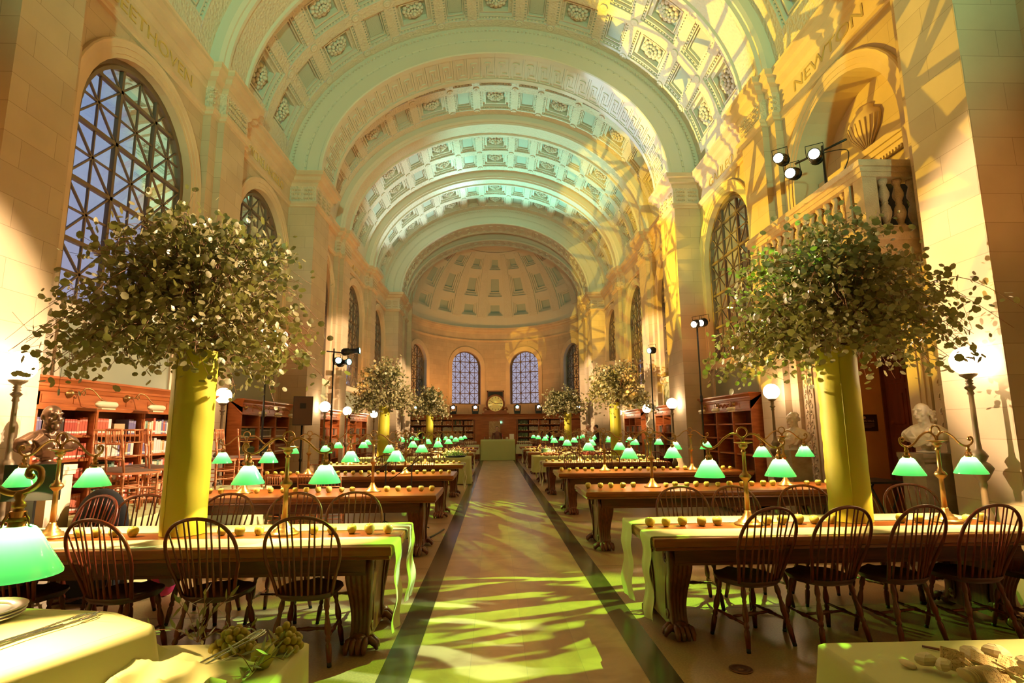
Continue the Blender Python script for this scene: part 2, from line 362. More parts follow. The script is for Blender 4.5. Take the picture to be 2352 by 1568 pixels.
def arch_outline(yc, ow, spz, sill, n=20):
    """jamb bottom near -> over the arch -> jamb bottom far, in (y,z), with outward normals"""
    L = [((yc-ow, sill), (-1, 0)), ((yc-ow, spz), (-1, 0))]
    L += [((yc-ow*cos(pi*k/n), spz+ow*sin(pi*k/n)), (-cos(pi*k/n), sin(pi*k/n))) for k in range(1, n)]
    L += [((yc+ow, spz), (1, 0)), ((yc+ow, sill), (1, 0))]
    return L
ENT = [(.0,7.15),(.045,7.16),(.05,7.20),(.085,7.22),(.085,7.27),(.02,7.30),(.02,7.66),(.05,7.69),(.07,7.74),(.07,7.78),(.15,7.82),(.17,7.90),(.235,7.93),(.235,8.00),(.25,8.03)]
def make_side(s, sname):
    X = lambda h: XC + s*h
    w = MB(); tr = MB()
    for (y0, h0), (y1, h1) in zip(PATH[:-1], PATH[1:]):
        top = 7.2
        if abs(h0-HW) < .01 and abs(h1-HW) < .01 and y1-y0 > 2.0 and y1 > 6:
            k = [n for n, c in WIN.items() if y0 < c < y1][0]; yc = WIN[k]; x = X(HW)
            niche = (s > 0 and k == 1)
            sill = 0.0 if niche else SILL
            n = 20
            w.add([(x,y0,0),(x,yc-OW,0),(x,yc-OW,SPZ),(x,y0,SPZ)], [(0,1,2,3)])
            w.add([(x,yc+OW,0),(x,y1,0),(x,y1,SPZ),(x,yc+OW,SPZ)], [(0,1,2,3)])
            if not niche: w.add([(x,yc-OW,0),(x,yc+OW,0),(x,yc+OW,sill),(x,yc-OW,sill)], [(0,1,2,3)])
            A = [(yc-OW*cos(pi*i/n), SPZ+OW*sin(pi*i/n)) for i in range(n+1)]
            B = []
            for i in range(n+1):
                c_, s_ = -cos(pi*i/n), sin(pi*i/n)
                # project to the rectangle y0..y1, SPZ..top
                ty = ((y1-yc)/c_ if c_ > 1e-6 else (y0-yc)/c_ if c_ < -1e-6 else 1e9); tz = (top-SPZ)/s_ if s_ > 1e-6 else 1e9
                t = min(ty, tz); B.append((yc+c_*t, SPZ+s_*t))
            B[0] = (y0, SPZ); B[-1] = (y1, SPZ)
            for i in range(n):
                q = [(x,*A[i]), (x,*A[i+1]), (x,*B[i+1]), (x,*B[i])]; w.add(q, [(0,1,2,3)])
                if abs(B[i][1]-top) > 1e-4 and abs(B[i+1][1]-top) < 1e-4: w.add([(x,*B[i]),(x,*B[i+1]),(x,y0,top)], [(0,1,2)])
                if abs(B[i][1]-top) < 1e-4 and abs(B[i+1][1]-top) > 1e-4: w.add([(x,*B[i]),(x,*B[i+1]),(x,y1,top)], [(0,1,2)])
            # reveals
            O = arch_outline(yc, OW, SPZ, sill); dep = .16 if not niche else .62
            for (a, _), (b, _) in zip(O[:-1], O[1:]):
                tr.add([(x,*a),(x,*b),(X(HW+dep),*b),(X(HW+dep),*a)], [(0,1,2,3)], 0, False)
            if not niche:
                tr.box(min(X(HW-.06),X(HW+.16)), max(X(HW-.06),X(HW+.16)), yc-OW-.16, yc+OW+.16, sill-.16, sill)
            # archivolt: three fasciae
            path = [(x, *a) for a, _ in O]; nr = [b for _, b in O]
            prof = [(-.002,.0),(-.002,.03),(.055,.03),(.055,.045),(.14,.045),(.14,.06),(.20,.065),(.235,.075),(.255,.06),(.255,.0)]
            tr.sweep(path, prof, lambda i: ((0,nr[i][0],nr[i][1]), (-s,0,0)), 0)
        else:
            w.add([(X(h0),y0,0),(X(h1),y1,0),(X(h1),y1,top),(X(h0),y0,top)], [(0,1,2,3)])
    wall = struct(w.build('wall_left' if s < 0 else 'wall_right', STONE))
    # entablature swept along the face, mitred in plan
    P = PATH; n = len(P)
    def off(i, u):
        y, h = P[i]
        dy = dh = 0
        for a, b in ((i-1, i), (i, i+1)):
            if a < 0 or b >= n: continue
            if abs(P[a][1]-P[b][1]) < 1e-6: dh = -u                       # runs along y: step inward
            else: dy = -u if P[b][1] < P[a][1] else u                      # a return face
        return (y+dy, h+dh)
    v = []; f = []; m = len(ENT)
    for i in range(n):
        for (u, z) in ENT:
            y, h = off(i, u); v.append((X(h), y, z))
    ent = MB()
    for i in range(n-1):
        carved = P[i+1][1] < HW-.01 or P[i][1] < HW-.01
        for k in range(m-1):
            ent.add([v[i*m+k], v[i*m+k+1], v[(i+1)*m+k+1], v[(i+1)*m+k]], [(0,1,2,3)], 1 if (carved and ENT[k][0] == .02 and ENT[k+1][1] > 7.6) else 0)
    # ledge on top of the cornice
    for i in range(n-1):
        a = v[i*m+m-1]; b = v[(i+1)*m+m-1]
        if abs(a[1]-b[1]) > .02: ent.add([a, b, (X(5.7), b[1], Z0), (X(5.7), a[1], Z0)], [(0,1,2,3)])
    struct(ent.build('trim_1' if s < 0 else 'trim_2', [TRIMSTONE, CARVED]))
    struct(tr.build('trim_3' if s < 0 else 'trim_4', TRIMSTONE))
    # carved acanthus blocks on the capitals (frieze of piers and pilasters)
    cp = MB()
    def blk(y, h, face):
        for a in range(5):
            t = (a-2)*.045
            for zz in (7.38, 7.50, 7.60):
                c = (X(h-.035), y+t, zz) if face == 'x' else (X(h+t), y-.035, zz)
                cp.ball(c, .028, 6, 4)
    for c0, c1, h in ((4.9,5.65,PF),(13.5,14.7,PF),(26,27.2,PF)):
        k = 3 if c1-c0 > 1 else 2
        for i in range(k): blk(c0+(i+.5)*(c1-c0)/k, h, 'x')
        for hh in (PF+.17, PF+.48): 
            t0 = c0
            for a in range(5):
                for zz in (7.38,7.50,7.60): cp.ball((X(hh+(a-2)*.045), c0-.035, zz), .028, 6, 4)
    for c in PIL:
        for yy in (c-.25, c, c+.25): blk(yy, 4.98, 'x')
        for a in range(3):
            for zz in (7.38,7.50,7.60): cp.ball((X(5.05+a*.04), c-.66-.02, zz), .026, 6, 4)
    struct(cp.build('trim_5' if s < 0 else 'trim_6', TRIMSTONE))
    # olive dado panels under the windows with a pale frame
    d = MB()
    for k, yc in WIN.items():
        if s > 0 and k == 1: continue
        x0, x1 = sorted((X(HW-.012), X(HW-.002)))
        d.box(x0, x1, yc-1.12, yc+1.12, 2.2, 2.94, 0)
        for a, b, z0, z1 in ((yc-1.2,yc-1.12,2.2,3.0),(yc+1.12,yc+1.2,2.2,3.0),(yc-1.2,yc+1.2,2.94,3.0)):
            x0_, x1_ = sorted((X(HW-.04), X(HW-.002))); d.box(x0_, x1_, a, b, z0, z1, 1)
    struct(d.build('trim_7' if s < 0 else 'trim_8', [DADO, TRIMSTONE]))
    # skirting
    return wall
make_side(-1, 'left'); make_side(1, 'right')

# windows: bronze frame with a square grid, each square crossed and diagonalled
def lattice(mb, half, spz, sill, cols=3, thick=.05, thin=.022, dep=.06, outer=None):
    """in local (u, v) plane; returns via mb with X=depth. window centred on u=0"""
    sq = 2*half/cols; top = spz+half
    def clip(u0, v0, u1, v1, w, d, n=14):
        # draw bar as box between points, trimmed to inside the arch
        pts = []
        N_ = 40
        ins = [k for k in range(N_+1) if inside(u0+(u1-u0)*k/N_, v0+(v1-v0)*k/N_)]
        if len(ins) < 2: return
        a, b = ins[0]/N_, ins[-1]/N_
        p = Vector((0, u0+(u1-u0)*a, v0+(v1-v0)*a)); q = Vector((0, u0+(u1-u0)*b, v0+(v1-v0)*b))
        dv = (q-p); L = dv.length
        if L < .03: return
        T = frame(p, dv); # local z along bar; need x axis along world X
        z = dv.normalized(); x = Vector((1,0,0)); y = z.cross(x)
        T = Matrix((x, y, z)).transposed().to_4x4(); T.translation = p
        mb.box(-d/2, d/2, -w/2, w/2, 0, L, 0, T)
    def inside(u, v):
        if v < sill-.001 or abs(u) > half+.001: return False
        return v <= spz or u*u+(v-spz)**2 <= (half+.002)**2
    rows = int((top-sill)/sq)+1
    for c in range(1, cols): clip(-half+c*sq, sill, -half+c*sq, top, thick, dep)
    for r in range(0, rows+1):
        v = sill+r*sq
        if v < top: clip(-half, v, half, v, thick, dep)
    for c in range(cols):
        for r in range(rows):
            u0 = -half+c*sq; v0 = sill+r*sq
            clip(u0+sq/2, v0, u0+sq/2, v0+sq, thin, .03); clip(u0, v0+sq/2, u0+sq, v0+sq/2, thin, .03)
            clip(u0, v0, u0+sq, v0+sq, thin, .03); clip(u0, v0+sq, u0+sq, v0, thin, .03)
    # outer ring
    O = arch_outline(0, half, spz, sill, 20); path = [(0,*a) for a, _ in O]; nr = [b for _, b in O]
    mb.sweep(path, [(-.05,.05),(.0,.05),(.02,.02),(.09,.02),(.12,.05)], lambda i: ((0,nr[i][0],nr[i][1]), (1,0,0)))
    mb.sweep(path, [(.12,-.05),(-.05,-.05),(-.05,.05)], lambda i: ((0,nr[i][0],nr[i][1]), (1,0,0)))
    mb.box(-.05,.05,-half-.1,half+.1,sill-.08,sill+.03)
def pane_mesh(half, spz, sill):
    O = [a for a, _ in arch_outline(0, half+.02, spz, sill, 20)]
    mb = MB(); mb.add([(0,*p) for p in O], [tuple(range(len(O)))]); return mb
WN = 0
def make_window(loc, rz, half=1.19, spz=SPZ, sill=SILL+.05, cols=3):
    global WN; WN += 1
    fr = MB(); lattice(fr, half, spz, sill, cols)
    root = bpy.data.objects.new('window_%d' % WN, None); COL.objects.link(root); root.location = loc; root.rotation_euler = (0,0,rz); struct(root)
    fr.build('window_frame', BRONZE, root); pane_mesh(half, spz, sill).build('window_pane', PANE, root)
    return root
for k, yc in WIN.items():
    make_window((XC-HW-.12, yc, 0), 0)
    if k > 1: make_window((XC+HW+.12, yc, 0), pi)

# ------------------------------------------------------------------ vault
def EP(a, b, ph, y, d=0.0):
    """point on the elliptical vault; d = depth pushed outward along the normal"""
    c, s = cos(ph), sin(ph); nx, nz = c/a, s/b; L = sqrt(nx*nx+nz*nz)
    return (XC+a*c+d*nx/L, y, Z0+b*s+d*nz/L)
VA, VB = 5.30, 4.22
ROSES = [radians(90+k) for k in (-73.2,-46.7,-22.7,0,22.7,46.7,73.2)]
def patch(mb, p0, p1, y0, y1, d, mi=0, a=VA, b=VB, n=None):
    n = n or max(1, int(abs(p1-p0)/radians(4))+1)
    for k in range(n):
        q0 = p0+(p1-p0)*k/n; q1 = p0+(p1-p0)*(k+1)/n
        mb.add([EP(a,b,q0,y0,d),EP(a,b,q1,y0,d),EP(a,b,q1,y1,d),EP(a,b,q0,y1,d)], [(0,1,2,3)], mi)
def wallring(mb, p0, p1, y0, y1, d0, d1, mi=0):
    a, b = VA, VB; n = max(1, int(abs(p1-p0)/radians(5))+1)
    for k in range(n):
        q0 = p0+(p1-p0)*k/n; q1 = p0+(p1-p0)*(k+1)/n
        for y in (y0, y1): mb.add([EP(a,b,q0,y,d0),EP(a,b,q1,y,d0),EP(a,b,q1,y,d1),EP(a,b,q0,y,d1)], [(0,1,2,3)], mi)
    for q in (p0, p1): mb.add([EP(a,b,q,y0,d0),EP(a,b,q,y1,d0),EP(a,b,q,y1,d1),EP(a,b,q,y0,d1)], [(0,1,2,3)], mi)
def frame_patch(mb, P, Q, d, mi):
    (p0,p1,y0,y1), (q0,q1,z0,z1) = P, Q
    patch(mb, p0, q0, y0, y1, d, mi); patch(mb, q1, p1, y0, y1, d, mi); patch(mb, q0, q1, y0, z0, d, mi); patch(mb, q0, q1, z1, y1, d, mi)
rose = MB()
for ring, (r, n, h, sz) in enumerate(((.20, 12, .03, .060), (.13, 10, .07, .048), (.07, 7, .10, .036))):
    for k in range(n):
        a = 2*pi*(k+.5*ring)/n; rose.ball((r*cos(a), r*sin(a), h), sz, 7, 5, 0, .6)
rose.ball((0,0,.12), .045, 8, 5); rose.lathe([(.24,0),(.22,.04),(.0,.05)], 14)
ROSE = None
vault = MB(); ceiling_root = None
def m2a(ph, m):     # metres along the arc -> angle
    return m/sqrt((VA*sin(ph))**2+(VB*cos(ph))**2)
rosespots = []
def blockv(q0, q1, ya, yb, d0, d1):
    V = [EP(VA,VB,q,y,d) for d in (d0,d1) for q, y in ((q0,ya),(q1,ya),(q1,yb),(q0,yb))]
    vault.add(V, [(0,1,2,3),(0,1,5,4),(1,2,6,5),(2,3,7,6),(3,0,4,7)], 0)
def coffers(y0, y1, dent=True):
    yc = (y0+y1)/2; rows = (yc-.655, yc+.655); hy = .50
    # cell list around the arc
    cells = []
    for i, c in enumerate(ROSES): w = m2a(c, .50); cells.append((c-w, c+w, True))
    for c0, c1 in zip(ROSES[:-1], ROSES[1:]):
        m = (c0+c1)/2; lo = c0+m2a(c0,.50)+m2a(m,.24); hi = c1-m2a(c1,.50)-m2a(m,.24); cells.append((lo, hi, False))
    cells.sort()
    edges = []; prev = radians(2)
    for (p0, p1, w) in cells: edges.append((prev, p0)); prev = p1
    edges.append((prev, radians(178)))
    for r in rows:
        for (p0, p1, w) in cells:
            a = (p0, p1, r-hy, r+hy); c = (p0+p1)/2
            def ins(A, m): e = m2a(c, m); return (A[0]+e, A[1]-e, A[2]+m, A[3]-m)
            b = ins(a, .045); wallring(vault, *a, 0, .10)
            # dentil course all round, standing in the outer recess
            frame_patch(vault, a, b, .10, 0)
            for (m0, m1) in ((.0, .042),):
                A_ = ins(a, m0); B_ = ins(a, m1)
                nx_ = 12 if w else 6
                for k in range(nx_):
                    q0 = A_[0]+(A_[1]-A_[0])*(k+.22)/nx_; q1 = A_[0]+(A_[1]-A_[0])*(k+.78)/nx_
                    for ya, yb in ((A_[2], B_[2]), (B_[3], A_[3])): blockv(q0, q1, ya, yb, .035, .10)
                for k in range(11):
                    ya = A_[2]+(A_[3]-A_[2])*(k+.22)/11; yb = A_[2]+(A_[3]-A_[2])*(k+.78)/11
                    for q0, q1 in ((A_[0], B_[0]), (B_[1], A_[1])): blockv(q0, q1, ya, yb, .035, .10)
            wallring(vault, *b, .05, .10); c1 = ins(b, .035 if w else .02); frame_patch(vault, b, c1, .05, 0); wallring(vault, *c1, .05, .13)
            if w:
                c2 = ins(c1, .075); frame_patch(vault, c1, c2, .13, 1); wallring(vault, *c2, .09, .13)
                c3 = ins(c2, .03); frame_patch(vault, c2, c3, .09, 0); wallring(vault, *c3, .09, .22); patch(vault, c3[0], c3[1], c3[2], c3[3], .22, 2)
                rosespots.append((c, r))
            else:
                e = m2a(c, .022); c2 = (c1[0]+e, c1[1]-e, c1[2]+.05, c1[3]-.05); frame_patch(vault, c1, c2, .13, 1); wallring(vault, *c2, .09, .13)
                e = m2a(c, .02); c3 = (c2[0]+e, c2[1]-e, c2[2]+.03, c2[3]-.03); frame_patch(vault, c2, c3, .09, 0); wallring(vault, *c3, .09, .17)
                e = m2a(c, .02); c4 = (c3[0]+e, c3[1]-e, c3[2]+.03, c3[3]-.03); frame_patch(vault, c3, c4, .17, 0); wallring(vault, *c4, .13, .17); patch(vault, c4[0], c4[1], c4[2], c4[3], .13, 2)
        # narrow strips between cells
        for (p0, p1) in edges: patch(vault, p0, p1, r-hy, r+hy, 0, 1)
    for ya, yb in ((y0, rows[0]-hy), (rows[0]+hy, rows[1]-hy), (rows[1]+hy, y1)):
        patch(vault, radians(2), radians(178), ya, yb, 0, 1, n=40)
    # roundels where the bands cross
    mid = [(p0+p1)/2 for (p0, p1) in edges[1:-1]]
    for q in mid:
        for y in (yc, rows[0]-hy-.08, rows[1]+hy+.08):
            p = Vector(EP(VA,VB,q,y)); nrm = (Vector(EP(VA,VB,q,y,-1))-p)
            vault.lathe([(.10,0),(.10,.025),(.075,.035),(.06,.02),(.035,.02),(.0,.05)], 12, 0, frame(p, nrm))
SUB = [(6.3, 9.45), (10.55, 13.5), (14.7, 17.66), (18.70, 21.95), (22.80, 26.0)]
for a, b in SUB: coffers(a, b)
# plain vault behind the camera and beyond the last pier
for ya, yb in ((YB, 4.9), (27.2, 28.1)): patch(vault, 0.0, pi, ya, yb, 0, 1, n=40)
for a, b in SUB: 
    for p0, p1 in ((0, radians(2)), (radians(178), pi)): patch(vault, p0, p1, a, b, 0, 0)
def arch_face(mb, a0, b0, a1, b1, y, mi=0, n=48, sgn=1):
    """ring wall between two ellipses in the plane y, with mouldings stepping toward -y*sgn"""
    pr = [(0,.0),(.0,.05),(.10,.05),(.14,.02),(.47,.02),(.49,.0),(.53,.0),(.55,.02),(.88,.02),(.90,.05),(.97,.05),(1.0,.03),(1.0,0)]
    v = []; m = len(pr)
    for k in range(n+1):
        ph = pi*k/n
        for (t, e) in pr:
            a = a0+(a1-a0)*t; b = b0+(b1-b0)*t; v.append((XC+a*cos(ph), y-sgn*e, Z0+b*sin(ph)))
    f = [(k*m+i, k*m+i+1, (k+1)*m+i+1, (k+1)*m+i) for k in range(n) for i in range(m-1)]
    mb.add(v, f, mi)
ribs = MB()
def big_arch(y0, y1, a=4.45, b=3.45, key=True):
    for y, s in ((y0, 1), (y1, -1)): arch_face(ribs, VA+.02, VB+.02, a, b, y, 0, sgn=s)
    # soffit
    n = 56
    for k in range(n):
        p0, p1 = pi*k/n, pi*(k+1)/n
        for (ya, yb, d) in ((y0-.03, y0+.12, 0), (y0+.12, y1-.12, .05), (y1-.12, y1+.03, 0)):
            ribs.add([EP(a,b,p0,ya,d),EP(a,b,p1,ya,d),EP(a,b,p1,yb,d),EP(a,b,p0,yb,d)], [(0,1,2,3)], 0)
        for y in (y0+.12, y1-.12): ribs.add([EP(a,b,p0,y,0),EP(a,b,p1,y,0),EP(a,b,p1,y,.05),EP(a,b,p0,y,.05)], [(0,1,2,3)], 0)
    # beads under the outer edge
    for k in range(150):
        ph = pi*(k+.5)/150; c = (XC+(VA-.10)*cos(ph), y0-.06, Z0+(VB-.10)*sin(ph)); ribs.cbox(c, (.05,.05,.05), 0)
        if k % 2: 
            c = (XC+(VA-.42)*cos(ph), y0-.02, Z0+(VB-.38)*sin(ph)); ribs.cbox(c, (.03,.03,.03), 0)
    if key:     # meander of raised fillets on the soffit
        un = 36; w = y1-y0-.30; t = .035
        segs = [(0,0,0,1),(0,1,.75,1),(.75,1,.75,.3),(.75,.3,.38,.3),(.38,.3,.38,.68),(0,0,1,0)]
        segs2 = [(.15,.0,.15,.82),(.15,.82,.6,.82),(.6,.82,.6,.46)]
        for k in range(un):
            for (u0,v0,u1,v1) in segs+segs2:
                pa = pi*(k+u0)/un; pb = pi*(k+u1)/un; ya = y0+.15+v0*w; yb = y0+.15+v1*w
                if u0 == u1: ea = t/2/4.2; q0, q1, za, zb = pa-ea, pa+ea, min(ya,yb), max(ya,yb)
                else: q0, q1, za, zb = min(pa,pb), max(pa,pb), ya-t/2, ya+t/2
                V = [EP(a,b,q,y,d) for d in (.02,.052) for q, y in ((q0,za),(q1,za),(q1,zb),(q0,zb))]
                ribs.add(V, [(0,1,2,3),(0,1,5,4),(1,2,6,5),(2,3,7,6),(3,0,4,7)], 0)
big_arch(4.9, 6.3, key=False); big_arch(13.5, 14.7); big_arch(26.0, 27.2); big_arch(28.1, 29.0, 4.55, 3.35)
def rib(y0, y1, a=5.0, b=3.93):
    n = 52; w = y1-y0
    prof = [(0, VA+.02, VB+.02), (0, a+.12, b+.12), (.05, a+.06, b+.06), (.09, a+.06, b+.06), (.13, a, b), (.20, a, b), (.22, a+.05, b+.05)]
    full = [(y0+t, p, q) for t, p, q in prof] + [(y1-t, p, q) for t, p, q in prof[::-1]]
    v = []; m = len(full)
    for k in range(n+1):
        ph = pi*k/n
        for (y, p, q) in full: v.append((XC+p*cos(ph), y, Z0+q*sin(ph)))
    for k in range(n):
        for i in range(m-1): ribs.add([v[k*m+i], v[k*m+i+1], v[(k+1)*m+i+1], v[(k+1)*m+i]], [(0,1,2,3)], 1 if i == 6 else 0)
rib(9.45, 10.55); rib(17.66, 18.70); rib(21.95, 22.80)
ceiling = struct(vault.build('ceiling', [PLASTER, ORNATE, PANEL]))
struct(ribs.build('trim_9', [PLASTER, ORNATE]))
for i, (ph, y) in enumerate(rosespots):
    p = Vector(EP(VA,VB,ph,y,.22)); nrm = Vector(EP(VA,VB,ph,y,-1))-Vector(EP(VA,VB,ph,y,0))
    if ROSE is None: ROSE = rose.build('rose_boss', PLASTER, ceiling); ob = ROSE
    else: ob = ROSE.copy(); COL.objects.link(ob)
    ob.matrix_local = frame(p, nrm) @ Matrix.Diagonal((1.12,1.12,1.5,1))

# ------------------------------------------------------------------ apse
AY, ARX, ARY = 29.0, 5.05, 6.7
def AP(t, z, k=1.0): return (XC+ARX*k*sin(t), AY+ARY*k*cos(t), z)
ap = MB(); apt = MB()
AWIN = [radians(a) for a in (-63, -21.5, 21.5, 63)]
def arc_w(t): return sqrt((ARX*cos(t))**2+(ARY*sin(t))**2)
tcuts = []
WHALF = 1.0
for t in AWIN: tcuts.append((t-WHALF/arc_w(t), t+WHALF/arc_w(t)))
prev = -pi/2
AS, ASP = 3.15, 5.52
def strip(t0, t1, z0, z1, n=None):
    n = n or max(1, int((t1-t0)/.06)+1)
    for k in range(n):
        a = t0+(t1-t0)*k/n; b = t0+(t1-t0)*(k+1)/n
        ap.add([AP(a,z0),AP(b,z0),AP(b,z1),AP(a,z1)], [(0,1,2,3)], 0)
for (a, b) in tcuts:
    strip(prev, a, 0, 7.2); strip(a, b, 0, AS); prev = b
    n = 20; c = (a+b)/2; h = (b-a)/2
    for k in range(n):
        u0 = -cos(pi*k/n); u1 = -cos(pi*(k+1)/n); z0 = ASP+sin(pi*k/n)*WHALF; z1 = ASP+sin(pi*(k+1)/n)*WHALF
        ap.add([AP(c+u0*h,z0),AP(c+u1*h,z1),AP(c+u1*h,7.2),AP(c+u0*h,7.2)], [(0,1,2,3)], 0)
    O = [(c-h,AS),(c-h,ASP)]+[(c-cos(pi*k/n)*h, ASP+sin(pi*k/n)*WHALF) for k in range(1,n)]+[(c+h,ASP),(c+h,AS)]
    OO = [(c-h*1.28,AS),(c-h*1.28,ASP)]+[(c-cos(pi*k/n)*h*1.28, ASP+sin(pi*k/n)*WHALF*1.28) for k in range(1,n)]+[(c+h*1.28,ASP),(c+h*1.28,AS)]
    for i in range(len(O)-1):
        (t0,z0),(t1,z1) = O[i],O[i+1]; (p0,q0),(p1,q1) = OO[i],OO[i+1]
        apt.add([AP(t0,z0,.993),AP(t1,z1,.993),AP(t1,z1,1.06),AP(t0,z0,1.06)], [(0,1,2,3)])
        apt.add([AP(t0,z0,.993),AP(t1,z1,.993),AP(p1,q1,.990),AP(p0,q0,.990)], [(0,1,2,3)])
        apt.add([AP(p0,q0,.990),AP(p1,q1,.990),AP(p1,q1,1.0),AP(p0,q0,1.0)], [(0,1,2,3)])
    make_window(AP(c, 0, 1.045), atan2(-(ARX*sin(c)*1.0)*0+0, 1)*0 + (pi/2 - atan2(sin(c)/ARX, cos(c)/ARY)) + pi, WHALF, ASP, AS+.04)
strip(prev, pi/2, 0, 7.2)
struct(ap.build('wall_apse', STONE))
n = 60
for k in range(n):
    t0 = -pi/2+pi*k/n; t1 = -pi/2+pi*(k+1)/n
    for (u0,z0),(u1,z1) in zip(ENT[:-1], ENT[1:]):
        f0, f1 = 1-u0/5.6, 1-u1/5.6
        apt.add([AP(t0,z0,f0),AP(t1,z0,f0),AP(t1,z1,f1),AP(t0,z1,f1)], [(0,1,2,3)], 0)
struct(apt.build('trim_10', TRIMSTONE))
# half dome with ribs and framed panels
dm = MB()
DH = 4.55
def DP(t, p, d=0.0):     # t: angle in plan (-pi/2..pi/2), p: elevation 0..pi/2
    k = 1+d/5.3; return (XC+ARX*.985*k*sin(t)*cos(p), AY+ARY*.985*k*cos(t)*cos(p), Z0+DH*k*sin(p))
def dpatch(t0, t1, p0, p1, d, mi=0, nt=3, np_=3):
    for i in range(nt):
        for j in range(np_):
            a = t0+(t1-t0)*i/nt; b = t0+(t1-t0)*(i+1)/nt; c = p0+(p1-p0)*j/np_; e = p0+(p1-p0)*(j+1)/np_
            dm.add([DP(a,c,d),DP(b,c,d),DP(b,e,d),DP(a,e,d)], [(0,1,2,3)], mi)
def dring(t0, t1, p0, p1, d0, d1):
    for q in (t0, t1):
        for j in range(14):
            c = p0+(p1-p0)*j/14; e = p0+(p1-p0)*(j+1)/14; dm.add([DP(q,c,d0),DP(q,e,d0),DP(q,e,d1),DP(q,c,d1)], [(0,1,2,3)])
    for q in (p0, p1):
        for j in range(3):
            c = t0+(t1-t0)*j/3; e = t0+(t1-t0)*(j+1)/3; dm.add([DP(c,q,d0),DP(e,q,d0),DP(e,q,d1),DP(c,q,d1)], [(0,1,2,3)])
dpatch(-pi/2, pi/2, radians(-1), radians(9), 0, 0, 40, 2)
NR = 9; mer = [-pi/2+pi*k/NR for k in range(NR+1)]
levels = [(9.5, 22), (24, 44), (46, 57)]
for k in range(NR):
    t0, t1 = mer[k], mer[k+1]; rw = .055 if k != 4 else .055
    narrow = (k == 4)
    dpatch(t0, t0+rw, radians(9), radians(60), -.07, 1, 1, 14); dpatch(t1-rw, t1, radians(9), radians(60), -.07, 1, 1, 14)
    dring(t0, t0+rw, radians(9), radians(60), 0, -.07); dring(t1-rw, t1, radians(9), radians(60), 0, -.07)
    a, b = t0+rw, t1-rw; prevp = 9
    if narrow: subs = [(a, a+(b-a)*.36), (a+(b-a)*.40, a+(b-a)*.60), (a+(b-a)*.64, b)]
    else: subs = [(a, b)]
    for (p0, p1) in levels:
        dpatch(a, b, radians(prevp), radians(p0), 0, 0, 4, 1)
        for (c, e) in ((a, b),):
            m_ = (e-c)*.08; q0, q1 = radians(p0), radians(p1); mp = (q1-q0)*.08
            # frame, then two steps inward
            lo = [(c+m_*i*1.05, e-m_*i*1.05, q0+mp*i*1.05, q1-mp*i*1.05) for i in range(4)]
            for i in range(3):
                A, B = lo[i], lo[i+1]; d = .09*i
                dpatch(A[0],B[0],A[2],A[3],d,0,1,6); dpatch(B[1],A[1],A[2],A[3],d,0,1,6); dpatch(B[0],B[1],A[2],B[2],d,0,4,1); dpatch(B[0],B[1],B[3],A[3],d,0,4,1)
                dring(B[0],B[1],B[2],B[3],d,d+.09)
            B = lo[3]; dpatch(B[0],B[1],B[2],B[3],.27,2,4,4)
        prevp = p1
    dpatch(a, b, radians(prevp), radians(60), 0, 0, 4, 1)
for (p0, p1, d, mi) in ((60, 62, -.05, 0), (62, 66, -.02, 1), (66, 68, -.05, 0)): dpatch(-pi/2, pi/2, radians(p0), radians(p1), d, mi, 60, 2)
for k in range(16):
    t0 = -pi/2+pi*k/16; t1 = -pi/2+pi*(k+1)/16; w = .02
    dpatch(t0, t0+w, radians(68), radians(84), -.02, 0, 1, 4); dpatch(t1-w, t1, radians(68), radians(84), -.02, 0, 1, 4)
    dpatch(t0+w, t1-w, radians(68), radians(70), 0, 0, 2, 1); dpatch(t0+w, t1-w, radians(80), radians(84), 0, 0, 2, 1)
    dring(t0+w, t1-w, radians(70), radians(80), 0, .08); dpatch(t0+w, t1-w, radians(70), radians(80), .08, 2, 2, 3)
dpatch(-pi/2, pi/2, radians(84), pi/2, -.03, 0, 40, 3)
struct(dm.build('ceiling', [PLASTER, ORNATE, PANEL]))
# closing wall behind the camera
bw = MB(); bw.box(XC-6.2, XC+6.2, YB-.2, YB, 0, 13); struct(bw.build('wall_back', STONE))
# outer skins so that no sky leaks over the cornice, above the vault
sk = MB()
for s in (-1, 1):
    x0, x1 = sorted((XC+s*5.66, XC+s*5.72)); sk.box(x0, x1, YB, 29.2, 7.0, 9.2)
sk.grid(lambda u, v: (XC+(ARX+.5)*sin(-pi/2+pi*u)*cos(pi/2*v), AY+(ARY+.5)*cos(-pi/2+pi*u)*cos(pi/2*v), Z0-.05+(DH+.6)*sin(pi/2*v)), 30, 10)
sk.box(XC-5.9, XC-4.4, 28.9, 29.1, 0, 9.4); sk.box(XC+4.4, XC+5.9, 28.9, 29.1, 0, 9.4)
struct(sk.build('wall_outer', STONE))

